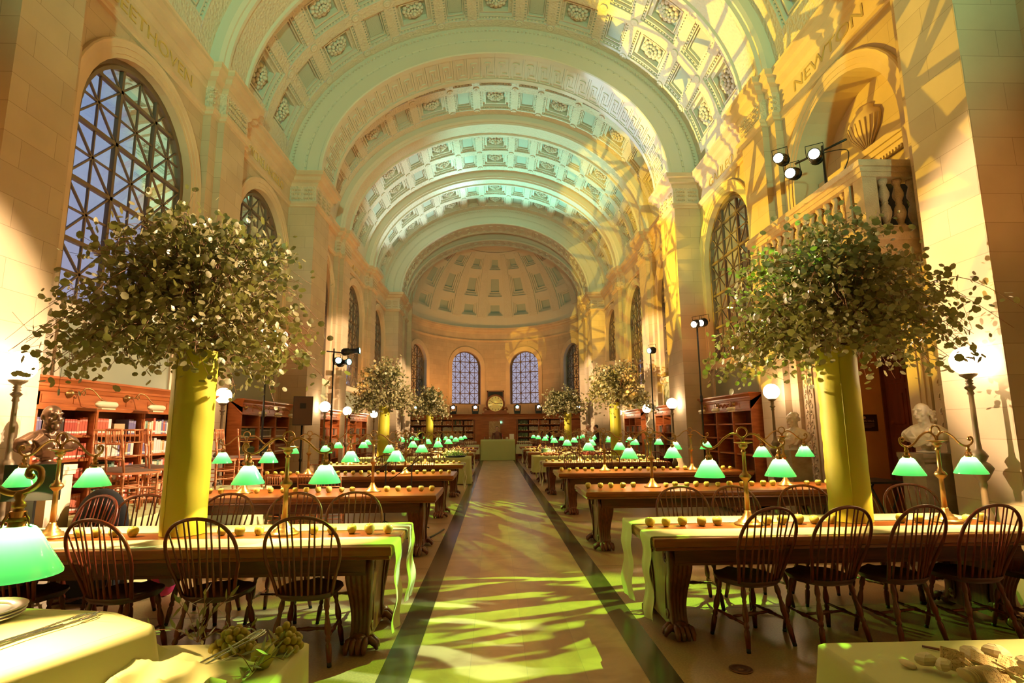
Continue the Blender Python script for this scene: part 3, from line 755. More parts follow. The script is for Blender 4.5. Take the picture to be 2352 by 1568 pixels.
# ------------------------------------------------------------------ floor
def floor_mat():
    m = bpy.data.materials.new('aisle_marble'); m.use_nodes = True; N = m.node_tree.nodes; K = m.node_tree.links; b = N['Principled BSDF']
    tc = N.new('ShaderNodeTexCoord'); sp = N.new('ShaderNodeMapping'); sp.inputs['Rotation'].default_value = (0,0,pi/2); K.new(tc.outputs['Object'], sp.inputs[0])
    bk = N.new('ShaderNodeTexBrick'); bk.inputs['Scale'].default_value = 1; bk.inputs['Brick Width'].default_value = .62; bk.inputs['Row Height'].default_value = .38; bk.inputs['Mortar Size'].default_value = .0015
    bk.inputs['Color1'].default_value = (.50,.30,.15,1); bk.inputs['Color2'].default_value = (.60,.41,.22,1); bk.inputs['Mortar'].default_value = (.36,.25,.16,1); K.new(sp.outputs[0], bk.inputs[0])
    nz = N.new('ShaderNodeTexNoise'); nz.inputs['Scale'].default_value = 3.5; nz.inputs['Detail'].default_value = 9; nz.inputs['Distortion'].default_value = .8; K.new(tc.outputs['Object'], nz.inputs[0])
    rp = N.new('ShaderNodeValToRGB'); rp.color_ramp.elements[0].position = .38; rp.color_ramp.elements[0].color = (.62,.55,.48,1); rp.color_ramp.elements[1].position = .6; rp.color_ramp.elements[1].color = (1,1,1,1); K.new(nz.outputs[0], rp.inputs[0])
    mx = N.new('ShaderNodeMixRGB'); mx.blend_type = 'MULTIPLY'; mx.inputs[0].default_value = .6; K.new(bk.outputs[0], mx.inputs[1]); K.new(rp.outputs[0], mx.inputs[2]); K.new(mx.outputs[0], b.inputs['Base Color'])
    b.inputs['Roughness'].default_value = .30; b.inputs['Specular IOR Level'].default_value = .45
    return m
AISLE = floor_mat()
STRIPE = mat('black_marble_stripe', (.060,.042,.026), .20, mix=((.085,.060,.036), 5, (1,1,1), 8))
TERR = mat('terrazzo', (.40,.25,.13), .36, mix=((.30,.19,.10), 70, (1,1,1), 2))
fl = MB()
for (x0, x1, mi) in ((-6.3, -.975, 2), (-.975, -.765, 1), (-.765, .765, 0), (.765, .975, 1), (.975, 6.3, 2)):
    fl.box(x0, x1, YB-.2, 36.5, -.06, 0, mi)
struct(fl.build('floor', [AISLE, STRIPE, TERR]))
jn = MB()
for y in [3.6+1.59*k for k in range(17)]:
    for (x0, x1) in ((-5.0,-.98),(.98,5.0)): jn.box(x0, x1, y-.008, y+.008, -.002, .0008)
struct(jn.build('trim_11', mat('joint_dark', (.2,.14,.09), .5)))
# ------------------------------------------------------------------ gilt names on the frieze
def frieze_text(s, body, side, yc, size=.30, squeeze=1.0):
    x = XC+side*(HW-.02-.004)
    # local X -> along the wall as read from the hall; local Y -> up; normal faces inward
    if side < 0: T = Matrix(((0,0,1,x),(1,0,0,yc),(0,1,0,7.475),(0,0,0,1)))
    else: T = Matrix(((0,0,-1,x),(-1,0,0,yc),(0,1,0,7.475),(0,0,0,1)))
    T = T @ Matrix.Diagonal((squeeze,1,1,1))
    o = text('trim_%d' % s, body, size, T, GOLD); struct(o)
frieze_text(12, 'BEETHOVEN', -1, 7.85, .30, 1.25)
frieze_text(13, 'MICHELANGELO', -1, 12.05, .28, .95)
frieze_text(14, 'NEWTON', 1, 7.9, .30, 1.4)
frieze_text(15, 'GALILEO', 1, 12.05, .30, 1.2)
frieze_text(16, 'HOMER', -1, 16.1, .30, 1.3); frieze_text(17, 'PLATO', -1, 20.3, .30, 1.3)
# ------------------------------------------------------------------ reading tables
TL, TW, TH = 3.67, 1.06, .76
LY = [4.18, 7.30, 10.37, 13.5, 16.7, 19.85, 23.0, 26.0]
RY_ = [4.31, 7.44, 10.55, 13.78, 16.9, 20.05, 23.2, 26.1]
LX1, RX0 = -.95, .98         # aisle ends
ORD = ['front', 'second', 'third', 'fourth', 'fifth', 'sixth', 'seventh', 'eighth']
def where(side, k): return '%s table %s of the aisle' % (ORD[k], 'left' if side < 0 else 'right')
def sup(n, a, b, e=2.6, z=0.0, rot=0.0):
    out = []
    for k in range(n):
        t = 2*pi*k/n; c, s = cos(t), sin(t)
        out.append((a*abs(c)**(2/e)*(1 if c >= 0 else -1), b*abs(s)**(2/e)*(1 if s >= 0 else -1), z))
    return out
def make_table():
    t = thing('reading_table', '', 'table')
    top = MB()   # moulded slab; local x from 0..TL, y 0..TW
    prof = [(.03,.665),(.012,.672),(.02,.69),(0,.70),(-.0,.735),(.006,.755),(.012,.76)]
    v = []; f = []
    for (i, z) in prof: v += [(i,i,z),(TL-i,i,z),(TL-i,TW-i,z),(i,TW-i,z)]
    for k in range(len(prof)-1):
        for j in range(4): f.append((k*4+j, k*4+(j+1)%4, (k+1)*4+(j+1)%4, (k+1)*4+j))
    f.append((3,2,1,0)); f.append(tuple((len(prof)-1)*4+j for j in range(4)))
    top.add(v, f); top.build('tabletop', WOOD, t)
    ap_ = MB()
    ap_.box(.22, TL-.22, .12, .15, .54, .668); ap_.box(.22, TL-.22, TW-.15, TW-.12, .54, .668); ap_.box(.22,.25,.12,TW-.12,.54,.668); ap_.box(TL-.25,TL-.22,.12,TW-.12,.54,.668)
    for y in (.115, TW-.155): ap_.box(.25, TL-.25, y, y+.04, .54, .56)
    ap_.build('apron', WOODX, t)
    # lyre-shaped trestle end with scrolled volutes and lion paws
    def half(s):
        P = [(0,.05),(.26,.05),(.27,.10),(.24,.16),(.225,.24),(.24,.33),(.28,.42),(.335,.50),(.36,.57),(.35,.63),(.32,.665),(0,.665)]
        return [(s*a, b) for a, b in P]
    pan = MB()
    out = half(1)[1:-1]; poly = [(-a, b) for a, b in out[::-1]]+out
    poly = [(TW/2+a, b) for a, b in poly]
    th = .07
    v = [(-th, y, z) for y, z in poly]+[(th, y, z) for y, z in poly]; n = len(poly)
    f = [tuple(range(n-1,-1,-1)), tuple(n+k for k in range(n))]+[(k,(k+1)%n,n+(k+1)%n,n+k) for k in range(n)]
    pan.add(v, f)
    for s in (-1, 1):           # raised spiral volutes on both faces
        for x in (-th-.008, th+.008):
            for (cy_, cz, r0) in ((.22,.575,.075),(.20,.13,.035)):
                pts = [(x, TW/2+s*(cy_+(r0*(1-.28*t))*cos(2*pi*t)), cz+(r0*(1-.28*t))*sin(2*pi*t)) for t in [q/12 for q in range(34)]]
                pan.tube(pts, .009, 5)
            ed = [(x, TW/2+s*(a-.035), b) for a, b in crv2([(.22,.09),(.20,.2),(.215,.32),(.25,.42),(.30,.50),(.32,.575)])]
            pan.tube(ed, .008, 5)
    pan_o = None
    def scroll_leg(s, side):
        leg = MB()
        P = crv2([(.33,.665),(.385,.60),(.395,.52),(.35,.42),(.30,.32),(.275,.22),(.285,.13),(.32,.07)])
        w = [.085,.105,.108,.10,.088,.078,.075,.08]
        m = len(P); W_ = [w[min(7,int(i*7/(m-1)))]+(w[min(7,int(i*7/(m-1))+1)]-w[min(7,int(i*7/(m-1)))])*((i*7/(m-1))%1) for i in range(m)]
        # reeded front: a ribbed band swept down the scroll
        nx = 24; v = []
        for i in range(m):
            a = P[max(i-1,0)]; b = P[min(i+1,m-1)]; d = Vector((b[0]-a[0], b[1]-a[1])).normalized(); nn = (-d[1], d[0]) if d[1] < 0 else (d[1], -d[0])
            for k in range(nx+1):
                u = k/nx*2-1; rib = .011*abs(sin(2.5*pi*(u+1))) if abs(u) < .99 else -.03
                v.append((u*W_[i], TW/2+s*(P[i][0]+abs(nn[0])*rib), P[i][1]))
            for k in range(nx+1):
                u = 1-k/nx*2; v.append((u*W_[i], TW/2+s*(P[i][0]-.075), P[i][1]))
        c = 2*(nx+1); f = [(i*c+k, i*c+(k+1)%c, (i+1)*c+(k+1)%c, (i+1)*c+k) for i in range(m-1) for k in range(c)]
        f += [tuple(range(c)), tuple((m-1)*c+k for k in range(c-1,-1,-1))]
        leg.add(v, f, 0, True)
        leg.ball((0, TW/2+s*.325, .058), .078, 12, 8, 0, .74)
        for k in range(4):
            xx = (k-1.5)*.040; leg.tube([(xx, TW/2+s*.34, .078),(xx*1.1, TW/2+s*.39, .075),(xx*1.15, TW/2+s*.425, .045),(xx*1.15, TW/2+s*.435, .008)], [.024,.028,.025,.014], 8)
        q = side*1.0
        for dy in (-.03,.03): leg.tube([(q*.03, TW/2+s*.30+dy, .06),(q*.10, TW/2+s*.30+dy, .07),(q*.14, TW/2+s*.30+dy, .04),(q*.15, TW/2+s*.30+dy, .008)], [.03,.028,.024,.012], 7)
        return leg
    for x, sd in ((.28, -1), (TL-.28, 1)):
        for s in (-1, 1): scroll_leg(s, sd).build('leg', LEGWOOD, t, (x,0,0))
        pan.build('scroll_panel', LEGWOOD, t, (x,0,0))
    return t
def crv2(P, n=5): return [(p.x, p.y) for p in crv([(a, b, 0) for a, b in P], n)]
TABLE = make_table(); _first = [True]
for side, ys in ((-1, LY), (1, RY_)):
    for k, y in enumerate(ys):
        x = LX1-TL if side < 0 else RX0
        extra = {0: ', runners over its end', 3: ', runners over its end'}.get(k, ', bare top with apples' if k < 3 else '')
        if k == 4: extra = ', under buffet linen'
        lab = 'oak reading table, %s%s' % (where(side, k), extra)
        sx_ = ({0:.85,3:.85,4:.93,7:.85} if side > 0 else {0:.93,3:.93,7:.93}).get(k, 1.0); sc_ = (sx_,1,1); x = LX1-TL*sx_ if side < 0 else x
        if _first[0]: TABLE.location = (x,y,0); TABLE.scale = sc_; TABLE['label'] = lab; TABLE['group'] = 'reading tables in two ranks'; _first[0] = False
        else: dup(TABLE, (x,y,0), label=lab, scale=sc_)
# tables at the very front of the picture, under cloths
dup(TABLE, (LX1-TL-.03, 1.27, 0), label='oak table nearest the camera at lower left, under green linen')
dup(TABLE, (RX0+.06, 1.13, 0), label='oak table nearest the camera at lower right, under pale linen')

# ------------------------------------------------------------------ windsor chairs (front is +y)
def make_chair(detail=True):
    t = thing('windsor_chair', '', 'chair')
    seat = MB()
    def sf(u, v):
        a = 2*pi*u; c, s = cos(a), sin(a); e = 2/2.7
        r = v; x = .225*r*abs(c)**e*(1 if c >= 0 else -1)*(1.0 if s > 0 else .93); y = .215*r*abs(s)**e*(1 if s >= 0 else -1)
        dip = .020*(1-r**2)*(1.0) - .008*(1-abs(x)/.225)*max(0, y/.215)
        return (x, y, .462-dip+(.010*cos(pi*x/.11)*max(0,(y-.02)/.2)*r if abs(x) < .11 else 0))
    seat.grid(sf, 28, 5)
    rim = [sf(k/28, 1.0) for k in range(28)]
    v = [(p[0], p[1], p[2]) for p in rim]+[(p[0]*1.015, p[1]*1.015, p[2]-.014) for p in rim]+[(p[0]*.90, p[1]*.90, p[2]-.042) for p in rim]
    f = [(j*28+k, j*28+(k+1)%28, (j+1)*28+(k+1)%28, (j+1)*28+k) for j in range(2) for k in range(28)]+[tuple(56+k for k in range(27,-1,-1))]
    seat.add(v, f, 0, True)
    hoop = crv([(-.185,-.135,.45),(-.21,-.175,.56),(-.25,-.235,.72),(-.235,-.29,.865),(-.15,-.325,.965),(0,-.335,1.0),(.15,-.325,.965),(.235,-.29,.865),(.25,-.235,.72),(.21,-.175,.56),(.185,-.135,.45)], 5)
    def hoop_at(x):
        best = min((p for p in hoop if p.z > .7), key=lambda p: abs(p.x-x)); return best
    bw = MB(); bw.tube(hoop, [.0125]*len(hoop), 8)
    def spn(k):
        m = MB(); u = (k-4)/4; x0 = u*.155; y0 = -.205+.065*abs(u)**2; top = hoop_at(u*.205)
        p = crv([(x0,y0,.445),(x0+(top.x-x0)*.3,y0+(top.y-y0)*.3,.60),(top.x,top.y,top.z-.004)], 3)
        m.tube(p, [.0075,.0085,.009,.008,.007,.006,.0055][:len(p)], 6); return m
    def legm(sx, sy):
        m = MB(); a = Vector((sx*.145, sy*.125, .435)); b = Vector((sx*.205, sy*(.19 if sy > 0 else .215), 0)); d = b-a; L = d.length
        pr = [(.012,0),(.014,.02),(.019,.05),(.021,.075),(.013,.10),(.016,.115),(.013,.13),(.020,.17),(.0235,.205),(.020,.24),(.013,.255),(.019,.27),(.0195,.285),(.013,.295),(.020,.31),(.0205,.34),(.0165,.42),(.014,L-.028)]
        m.lathe(pr, 10, 0, frame(a, d)); m.lathe([(.0150,L-.03),(.0155,L-.004),(.013,L)], 10, 1, frame(a, d)); return m
    def strm(p, q):
        m = MB(); d = Vector(q)-Vector(p); L = d.length
        m.lathe([(.009,0),(.011,L*.2),(.009,L*.28),(.013,L*.32),(.010,L*.36),(.018,L*.5),(.010,L*.64),(.013,L*.68),(.009,L*.72),(.011,L*.8),(.009,L)], 8, 0, frame(p, d)); return m
    def at(sx, sy, z):
        a = Vector((sx*.145, sy*.125, .435)); b = Vector((sx*.205, sy*(.19 if sy > 0 else .215), 0)); return a+(b-a)*((.435-z)/.435)
    stt = [(at(-1,-1,.175), at(-1,1,.19)), (at(1,-1,.175), at(1,1,.19)), ((at(-1,-1,.175)+at(-1,1,.19))/2, (at(1,-1,.175)+at(1,1,.19))/2)]
    if detail:
        seat.build('seat', SEATW, t); bw.build('bow_back', CHAIRW, t)
        for k in range(9): spn(k).build('spindle', CHAIRW, t)
        for sx in (-1,1):
            for sy in (-1,1): legm(sx,sy).build('leg', [CHAIRW, BLACK], t)
        for p, q in stt: strm(p,q).build('stretcher', CHAIRW, t)
        return t
    bpy.data.objects.remove(t)
    m = MB()
    def merge(o, off=0):
        b = len(m.v); m.v += o.v; m.f += [tuple(b+i for i in f) for f in o.f]; m.m += [i+off if i == 0 else 2 for i in o.m]; m.s += o.s
    merge(seat, 1); merge(bw)
    for k in range(9): merge(spn(k))
    for sx in (-1,1):
        for sy in (-1,1): merge(legm(sx,sy))
    for p, q in stt: merge(strm(p,q))
    return m.build('windsor_chair', [CHAIRW, SEATW, BLACK])
CH = make_chair(True); CHS = make_chair(False); _used = {}
def chair(x, y, rz, label, group, near=True):
    src = CH if near else CHS
    if src not in _used: _used[src] = 1; src.location = (x,y,0); src.rotation_euler = (0,0,rz); tag(src, label, 'chair', group); return src
    o = dup(src, (x,y,0), rz, label, group) if near else src.copy()
    if not near: COL.objects.link(o); o.location = (x,y,0); o.rotation_euler = (0,0,rz); tag(o, label, 'chair', group)
    return o
G = 'windsor chairs at the %s'
def nth(i, n): return ['first','second','third','fourth','fifth','sixth'][i]
for side, xs, rots in ((-1, [-1.55,-2.20,-2.86,-3.55], [.05,-.08,-.22,-.1]), (1, [1.72,2.29,2.86,3.43,3.98], [.28,.20,.22,.12,.1])):
    y0 = (LY if side < 0 else RY_)[0]
    for i, x in enumerate(xs):
        chair(x, y0+.13, rots[i], 'windsor chair seen from behind, %s along the %s' % (nth(i, 5), where(side, 0)), G % where(side, 0))
for side, xs, rots in ((-1, [-1.50,-2.08,-2.72,-3.45,-3.98], [.1,.0,-.05,.1,-.35]), (1, [1.60,2.2,2.80,3.40,3.86], [-.1,.15,-.2,.2,-.25])):
    y0 = (LY if side < 0 else RY_)[0]+TW
    for i, x in enumerate(xs):
        chair(x, y0-.06, pi+rots[i], 'windsor chair facing the camera, %s along the %s' % (nth(i, 5), where(side, 0)), G % where(side, 0))
rnd = random.Random(3)
for side, ys in ((-1, LY), (1, RY_)):
    for k in range(1, 8):
        y = ys[k]; sg = side
        if k in (1, 2): continue              # the photograph shows these bare apart from one
        for far in (0, 1):
            for i in range(5):
                if k == 4: continue
                if k == 3 and far == 0: continue
                x = sg*(1.75+i*.58)+rnd.uniform(-.05,.05)-.0
                if abs(x) > 4.3 or (k == 3 and i == 4): continue
                yy = y+TW+rnd.uniform(-.05,.1) if far else y-rnd.uniform(-.05,.1)
                chair(x, yy, (pi if far else 0)+rnd.uniform(-.15,.15), 'windsor chair, %s side of the %s, %s from it' % ('far' if far else 'near', where(side, k), nth(i,5)), G % where(side, k), near=False)
chair(-1.9, LY[3]-.35, pi-.1, 'windsor chair before the fourth table left of the aisle, nearest it', G % where(-1,3), near=False)
chair(-2.75, LY[3]-.35, pi+.1, 'windsor chair before the fourth table left of the aisle, second from it', G % where(-1,3), near=False)
for i, x in enumerate((1.75, 2.42, 3.10, 3.75)):
    chair(x, RY_[3]-.30, pi+rnd.uniform(-.1,.1), 'windsor chair before the fourth table right of the aisle, %s from it' % nth(i,5), G % where(1,3), near=False)
# small turned stool under the third table on the right
stl = thing('wooden_stool', 'small turned wooden stool under the third table right of the aisle', 'stool', (1.38, 11.95, 0))
m = MB(); m.lathe([(.16,.44),(.17,.46),(.165,.475),(0,.478)], 20); m.build('seat', CHAIRW, stl)
for a in range(4):
    m = MB(); c, s = cos(pi/4+a*pi/2), sin(pi/4+a*pi/2); m.lathe([(.012,0),(.018,.08),(.012,.14),(.02,.2),(.012,.25),(.017,.4),(.012,.452)], 8, 0, frame((c*.10,s*.10,.45), (c*.05,s*.05,-.45))); m.build('leg', CHAIRW, stl)

# ------------------------------------------------------------------ double-arm library lamps
def make_lamp(detail=True):
    t = thing('library_lamp', '', 'lamp')
    b = MB(); b.lathe([(.0,0),(.115,0),(.118,.012),(.10,.022),(.085,.03),(.082,.042),(.06,.05),(.058,.06),(.042,.07),(.04,.085),(.028,.095),(.027,.115),(.022,.12)], 20); b.build('base', BRASS, t)
    p = MB(); p.lathe([(.022,.11),(.019,.30),(.019,.36),(.030,.372),(.048,.392),(.050,.402),(.040,.42),(.024,.43),(.022,.445),(.016,.45),(.0155,.60),(.022,.605),(.022,.615),(.016,.62),(.018,.635),(.032,.645),(.040,.66),(.034,.672),(.055,.682),(.080,.688),(.080,.692),(.02,.694),(0,.694)], 12); p.build('column', BRASS_D, t)
    ring = MB(); ring.tube([(.045*cos(2*pi*k/18), 0, .775+.045*sin(2*pi*k/18)) for k in range(18)], .008, 6, closed=True); ring.build('ring', BRASS_D, t)
    for s in (-1, 1):
        a = MB()
        pts = crv([(s*.006,0,.69),(s*.014,0,.725),(s*.05,0,.757),(s*.10,0,.762),(s*.165,0,.725),(s*.22,0,.672),(s*.275,0,.642),(s*.325,0,.645),(s*.362,0,.672),(s*.362,0,.71),(s*.335,0,.718),(s*.325,0,.697),(s*.342,0,.69)], 4)
        a.tube(pts, .0095, 7); ao = a.build('arm', BRASS_D, t)
        h = MB(); x = s*.31
        h.lathe([(.012,.645),(.016,.635),(.010,.62),(.018,.612),(.018,.60),(.012,.595),(.016,.58),(.030,.56),(.0,.559)], 10, 0, TR(x))
        for k in range(3): h.tube([(x+.02*cos(2*pi*k/3), .02*sin(2*pi*k/3), .585),(x+.033*cos(2*pi*k/3), .033*sin(2*pi*k/3), .565),(x+.036*cos(2*pi*k/3), .036*sin(2*pi*k/3), .535)], .004, 4)
        ho = h.build('shade_holder', BRASS_D, ao)
        sk = MB(); sk.lathe([(.022,.588),(.023,.545),(.028,.543),(.0,.542)], 10, 0, TR(x)); sk.build('socket', COPPER, ao)
        g = MB(); g.lathe([(.034,.545),(.046,.541),(.056,.530),(.126,.408),(.127,.400)], 28, 0, TR(x)); g.f = [f for f in g.f if len(f) == 4]; g.m = g.m[:len(g.f)]; g.s = g.s[:len(g.f)]; g.build('shade', SHADE, t)
        bl = MB(); bl.ball((x,0,.528), .015, 10, 7); bl.build('bulb', BULB, t)
    return t
LAMP = make_lamp(); _lf = [True]
def desk_lamp(x, y, label, power=1.0, rz=0.0):
    if _lf[0]: o = LAMP; o.location = (x,y,TH); o.rotation_euler = (0,0,rz); o['label'] = label; o['group'] = 'green-shaded library lamps'; _lf[0] = False
    else: o = dup(LAMP, (x,y,TH), rz, label, 'green-shaded library lamps')
    for s in (-1, 1):
        L = lamp('bulb_light', 'POINT', (x+s*.31*cos(rz), y+s*.31*sin(rz), TH+.503), (1.0, .64, .26), 54*power, None, .009)
    return o
for k in range(8):
    for side, xs in ((-1, ((-1.91,-3.74) if k != 1 else (-1.87,-3.60))), (1, ((1.95,3.68) if k != 1 else (2.01,3.92)))):
        for j, x in enumerate(xs):
            desk_lamp(x, (LY if side < 0 else RY_)[k]+.55, 'green-shaded brass lamp %s the aisle on the %s' % ('nearer' if j == 0 else 'far from', where(side, k)), 1.0 if k < 5 else .8, 0 if k else (0 if j == 0 else .12*side))
desk_lamp(-1.97, 1.80, 'brass lamp whose big green shade fills the left edge')

desk_lamp(2.2, 1.66, 'brass green-shaded lamp just outside the lower right corner, on the linen')
# ------------------------------------------------------------------ runners on the first tables
def runner(x_end, x_far, y0, y1, drop, side, label, k):
    m = MB(); n = 24; wob = random.Random(k*7+int(y0*10))
    ph = wob.uniform(0, 6)
    s = -side                     # direction towards the aisle
    prof = [(x_far, .7665)]+[(x_far+(x_end-x_far)*t, .7665) for t in (.25,.5,.75)]+[(x_end-s*.02,.7665),(x_end+s*.006,.765),(x_end+s*.014,.752)]
    q = len(prof)
    L = .76-drop
    for i in range(1, n+1): prof.append((x_end+s*(.016+.012*sin(i*.5+ph)*min(1,i/6)), .752-L*i/n))
    def fn(u, v):
        i = int(round(v*(len(prof)-1))); x, z = prof[i]; h = max(0, i-q)/n
        w = (y1-y0)*(1-.28*h); yc = (y0+y1)/2+.02*sin(h*3+ph)
        y = yc-w/2+w*u; x2 = x+s*.010*sin(u*9+ph)*min(1, h*4)+s*.012*sin(u*4+h*5)*h
        z2 = z+(.003*sin(u*7+x*5+ph) if i < q-2 else 0)
        return (x2, y, z2)
    m.grid(fn, 10, len(prof)-1)
    o = m.build('table_runner', CLOTH_L); tag(o, label, 'runner', 'pale runners along the tables')
    return o
runner(LX1, LX1-3.3, 4.22, 4.53, .16, -1, 'pale runner on the near edge of the front table left of the aisle', 1)
runner(LX1, LX1-3.3, 4.86, 5.20, .18, -1, 'pale runner on the far edge of the front table left of the aisle', 2)
runner(RX0, 4.05, 4.36, 4.66, .16, 1, 'pale runner on the near edge of the front table right of the aisle', 3)
runner(RX0, 4.05, 4.97, 5.32, .12, 1, 'pale runner on the far edge of the front table right of the aisle', 4)
for side, k, nm in ((-1,3,'fourth'),(1,3,'fourth'),(1,5,'sixth'),(1,6,'seventh'),(-1,5,'sixth')):
    y = (LY if side < 0 else RY_)[k]; xe = LX1 if side < 0 else RX0
    xf = xe+side*(3.0 if side > 0 else 3.3)
    runner(xe, xf, y+.06, y+.34, .2, side, 'pale runner on the near side of the %s' % where(side,k), 10+k)
    runner(xe, xf, y+.70, y+1.0, .2, side, 'pale runner on the far side of the %s' % where(side,k), 20+k)

# ------------------------------------------------------------------ apples
ap0 = MB()
ap0.lathe([(0,.010),(.012,.004),(.020,.001),(.029,.012),(.037,.030),(.0385,.045),(.034,.062),(.024,.071),(.012,.068),(.004,.060),(0,.057)], 16)
APP = ap0.build('apple', APPLE)
st_ = MB(); st_.tube([(0,0,.057),(.002,.001,.072),(.006,.003,.082)], .0016, 5); st_.build('apple_stem', STEM, APP)
apps = MB(); apps.lathe([(0,.006),(.024,.002),(.0385,.035),(.036,.055),(.02,.07),(0,.06)], 10); APPS = apps.build('apple', APPLE)
_ac = 0; _af = {}
ra = random.Random(5)
def apple(x, y, label, group, near):
    global _ac
    if _ac >= 296: return
    _ac += 1
    src = APP if near else APPS
    if src not in _af: _af[src] = 1; o = src
    elif near: o = dup(src)
    else: o = src.copy(); COL.objects.link(o)
    s = ra.uniform(.92, 1.10); o.location = (x, y, TH); o.rotation_euler = (ra.uniform(-.12,.12), ra.uniform(-.12,.12), ra.uniform(0,6.28)); o.scale = (s,s,s*ra.uniform(.92,1.04))
    o.location.z = TH+.0008
    tag(o, label, 'apple', group)
for k in (0, 1, 2, 3, 5, 6):
    for side in (-1, 1):
        y = (LY if side < 0 else RY_)[k]+.53; lampx = [a for a in (((-1.91,-3.74) if k != 1 else (-1.87,-3.60)) if side < 0 else ((1.95,3.68) if k != 1 else (2.01,3.92)))]
        colx = {(-1,0): -2.76, (1,0): 2.95}.get((side,k))
        xs = []; x = .12
        step = {0: .142, 1: .158, 2: .152, 3: .150}.get(k, .17)
        while x < (TL*.84 if side > 0 and k in (0,3) else TL*.92 if k in (0,3) else TL-.1) and len(xs) < (30 if k < 4 else 12):
            X_ = side*(.95+x) if side < 0 else RX0+x
            if all(abs(X_-l) > .15 for l in lampx) and (colx is None or abs(X_-colx) > .25): xs.append(X_)
            x += step*ra.uniform(.9,1.1)
        for i, X_ in enumerate(xs):
            g = 'apples along the %s' % where(side,k)
            lab = 'yellow-green apple in the row on the %s' % where(side,k)
            if i == 0: lab = 'apple at the aisle end of the row on the %s' % where(side,k); g = None
            apple(X_, y+ra.uniform(-.02,.02), lab, g, k < 3)
# ------------------------------------------------------------------ tall satin columns with eucalyptus crowns
def satin_column(x, y, h, r, label):
    m = MB(); rr = random.Random(int(x*100))
    def f(u, v):
        a = 2*pi*u; wr = .0035*sin(v*60+3*sin(a*2))*max(0, sin(a-.4))**2+.0015*sin(v*23+a*3)
        return ((r+wr)*cos(a), (r+wr)*sin(a), .004+v*h)
    m.grid(f, 40, 90); m.add([( (r-.004)*cos(2*pi*k/40), (r-.004)*sin(2*pi*k/40), h) for k in range(40)], [tuple(range(40))])
    o = m.build('satin_column', CLOTH_Y, None, (x,y,TH)); tag(o, label, 'column', 'chartreuse satin columns')
    sm = MB(); sm.tube([((r+.003)*cos(-2.0), (r+.003)*sin(-2.0), .01), ((r+.003)*cos(-2.0), (r+.003)*sin(-2.0), h-.005)], .0025, 4); sm.build('seam', CLOTH_Y, o)
    return o
def crown(x, y, z, rx, rz, nstem, nleaf, label, seed, extra=(), lsz=.029):
    R = random.Random(seed); root = thing('eucalyptus_arrangement', label, 'plant', (x,y,z), 0, 'eucalyptus crowns on the columns')
    st = MB(); lf = MB(); tips = []
    def leaf(p, s):
        if (x < 0 and seed == 11 and p.x < -1.1 and p.z < .42) or (seed == 12 and p.x > .85 and p.z < .30): return
        # round leaf, slightly cupped, random attitude
        n = Vector((R.gauss(0,1), R.gauss(0,1), R.gauss(.3,1))).normalized(); a = n.orthogonal().normalized(); b = n.cross(a); ph = R.uniform(0, 6.28)
        a, b = a*cos(ph)+b*sin(ph), b*cos(ph)-a*sin(ph)
        e = R.uniform(.75,1.0)
        pts = [p+(a*cos(2*pi*k/7)+b*sin(2*pi*k/7)*e)*s+n*s*.18*(1 if k % 2 else .5) for k in range(7)]
        lf.add([p-n*0.0]+pts, [(0,k+1,(k+1)%7+1) for k in range(7)], 0, True)
    specs = []
    for k in range(nstem):
        az = R.uniform(0, 2*pi); el = R.choice((R.uniform(-.2,.3), R.uniform(-.1,.5), R.uniform(.3,1.0), R.uniform(.6,1.45))); L = R.uniform(.66,1.08)
        specs.append((az, el, L))
    for (az, el, L) in extra: specs.append((az, el, L))
    for (az, el, L) in specs:
        dx = cos(az)*cos(el)*rx*L; dy = sin(az)*cos(el)*rx*L*.9; dz = sin(max(el,-.1))*rz*L
        base = Vector((R.uniform(-.08,.08), R.uniform(-.08,.08), -.06))
        droop = (.24 if el < .5 else .05)*L*(rz)
        pts = [base, Vector((dx*.32, dy*.32, .08+dz*.55)), Vector((dx*.66, dy*.66, .14+dz*.9)), Vector((dx, dy, .08+dz-droop))]
        pts = crv(pts, 5); st.tube(pts, [.006*(1-.75*i/len(pts))*(rx/1.15) for i in range(len(pts))], 4)
        m = int(nleaf/len(specs))
        for i in range(m):
            t = R.uniform(.22,1.0)**.8; q = pts[min(len(pts)-1, int(t*(len(pts)-1)))]
            off = Vector((R.gauss(0,1),R.gauss(0,1),R.gauss(0,1)))*(.045+.10*(1-t)+ (.05 if R.random() < .5 else 0))*rx/1.15
            leaf(q+off, lsz*R.uniform(.6,1.25))
            if R.random() < .10: st.tube([q, q+off], .0018*rx/1.15, 3)
    lf.build('leaves', LEAF, root); st.build('stems', STEM, root)
    return root
satin_column(-2.76, 4.82, 1.50, .17, 'tall yellow-green satin column on the front table left of the aisle')
satin_column(2.93, 4.99, 1.53, .17, 'tall yellow-green satin column on the front table right of the aisle')
satin_column(-3.56, 17.2, 1.60, .17, 'yellow-green satin column on the fifth table left of the aisle')
satin_column(3.52, 17.2, 1.60, .17, 'yellow-green satin column on the fifth table right of the aisle')
satin_column(-3.25, 26.6, 1.60, .17, 'furthest yellow-green satin column left of the aisle')
satin_column(3.28, 26.6, 1.60, .17, 'furthest yellow-green satin column right of the aisle')
crown(-2.80, 4.82, 2.28, 1.10, 1.08, 170, 8200, 'big eucalyptus crown on the satin column at left front', 11, ((pi+.1,.18,1.30),(pi-.12,.22,1.42),(pi+.2,.15,1.25),(pi,.25,1.48),(.35,.45,1.05)))
crown(2.95, 4.99, 2.31, 1.10, 1.10, 170, 8200, 'big eucalyptus crown on the satin column at right front', 12, ((.05,.40,1.22),(.15,.28,1.2),(-.5,.3,1.4),(-.35,.25,1.3),(.2,.4,1.2)))
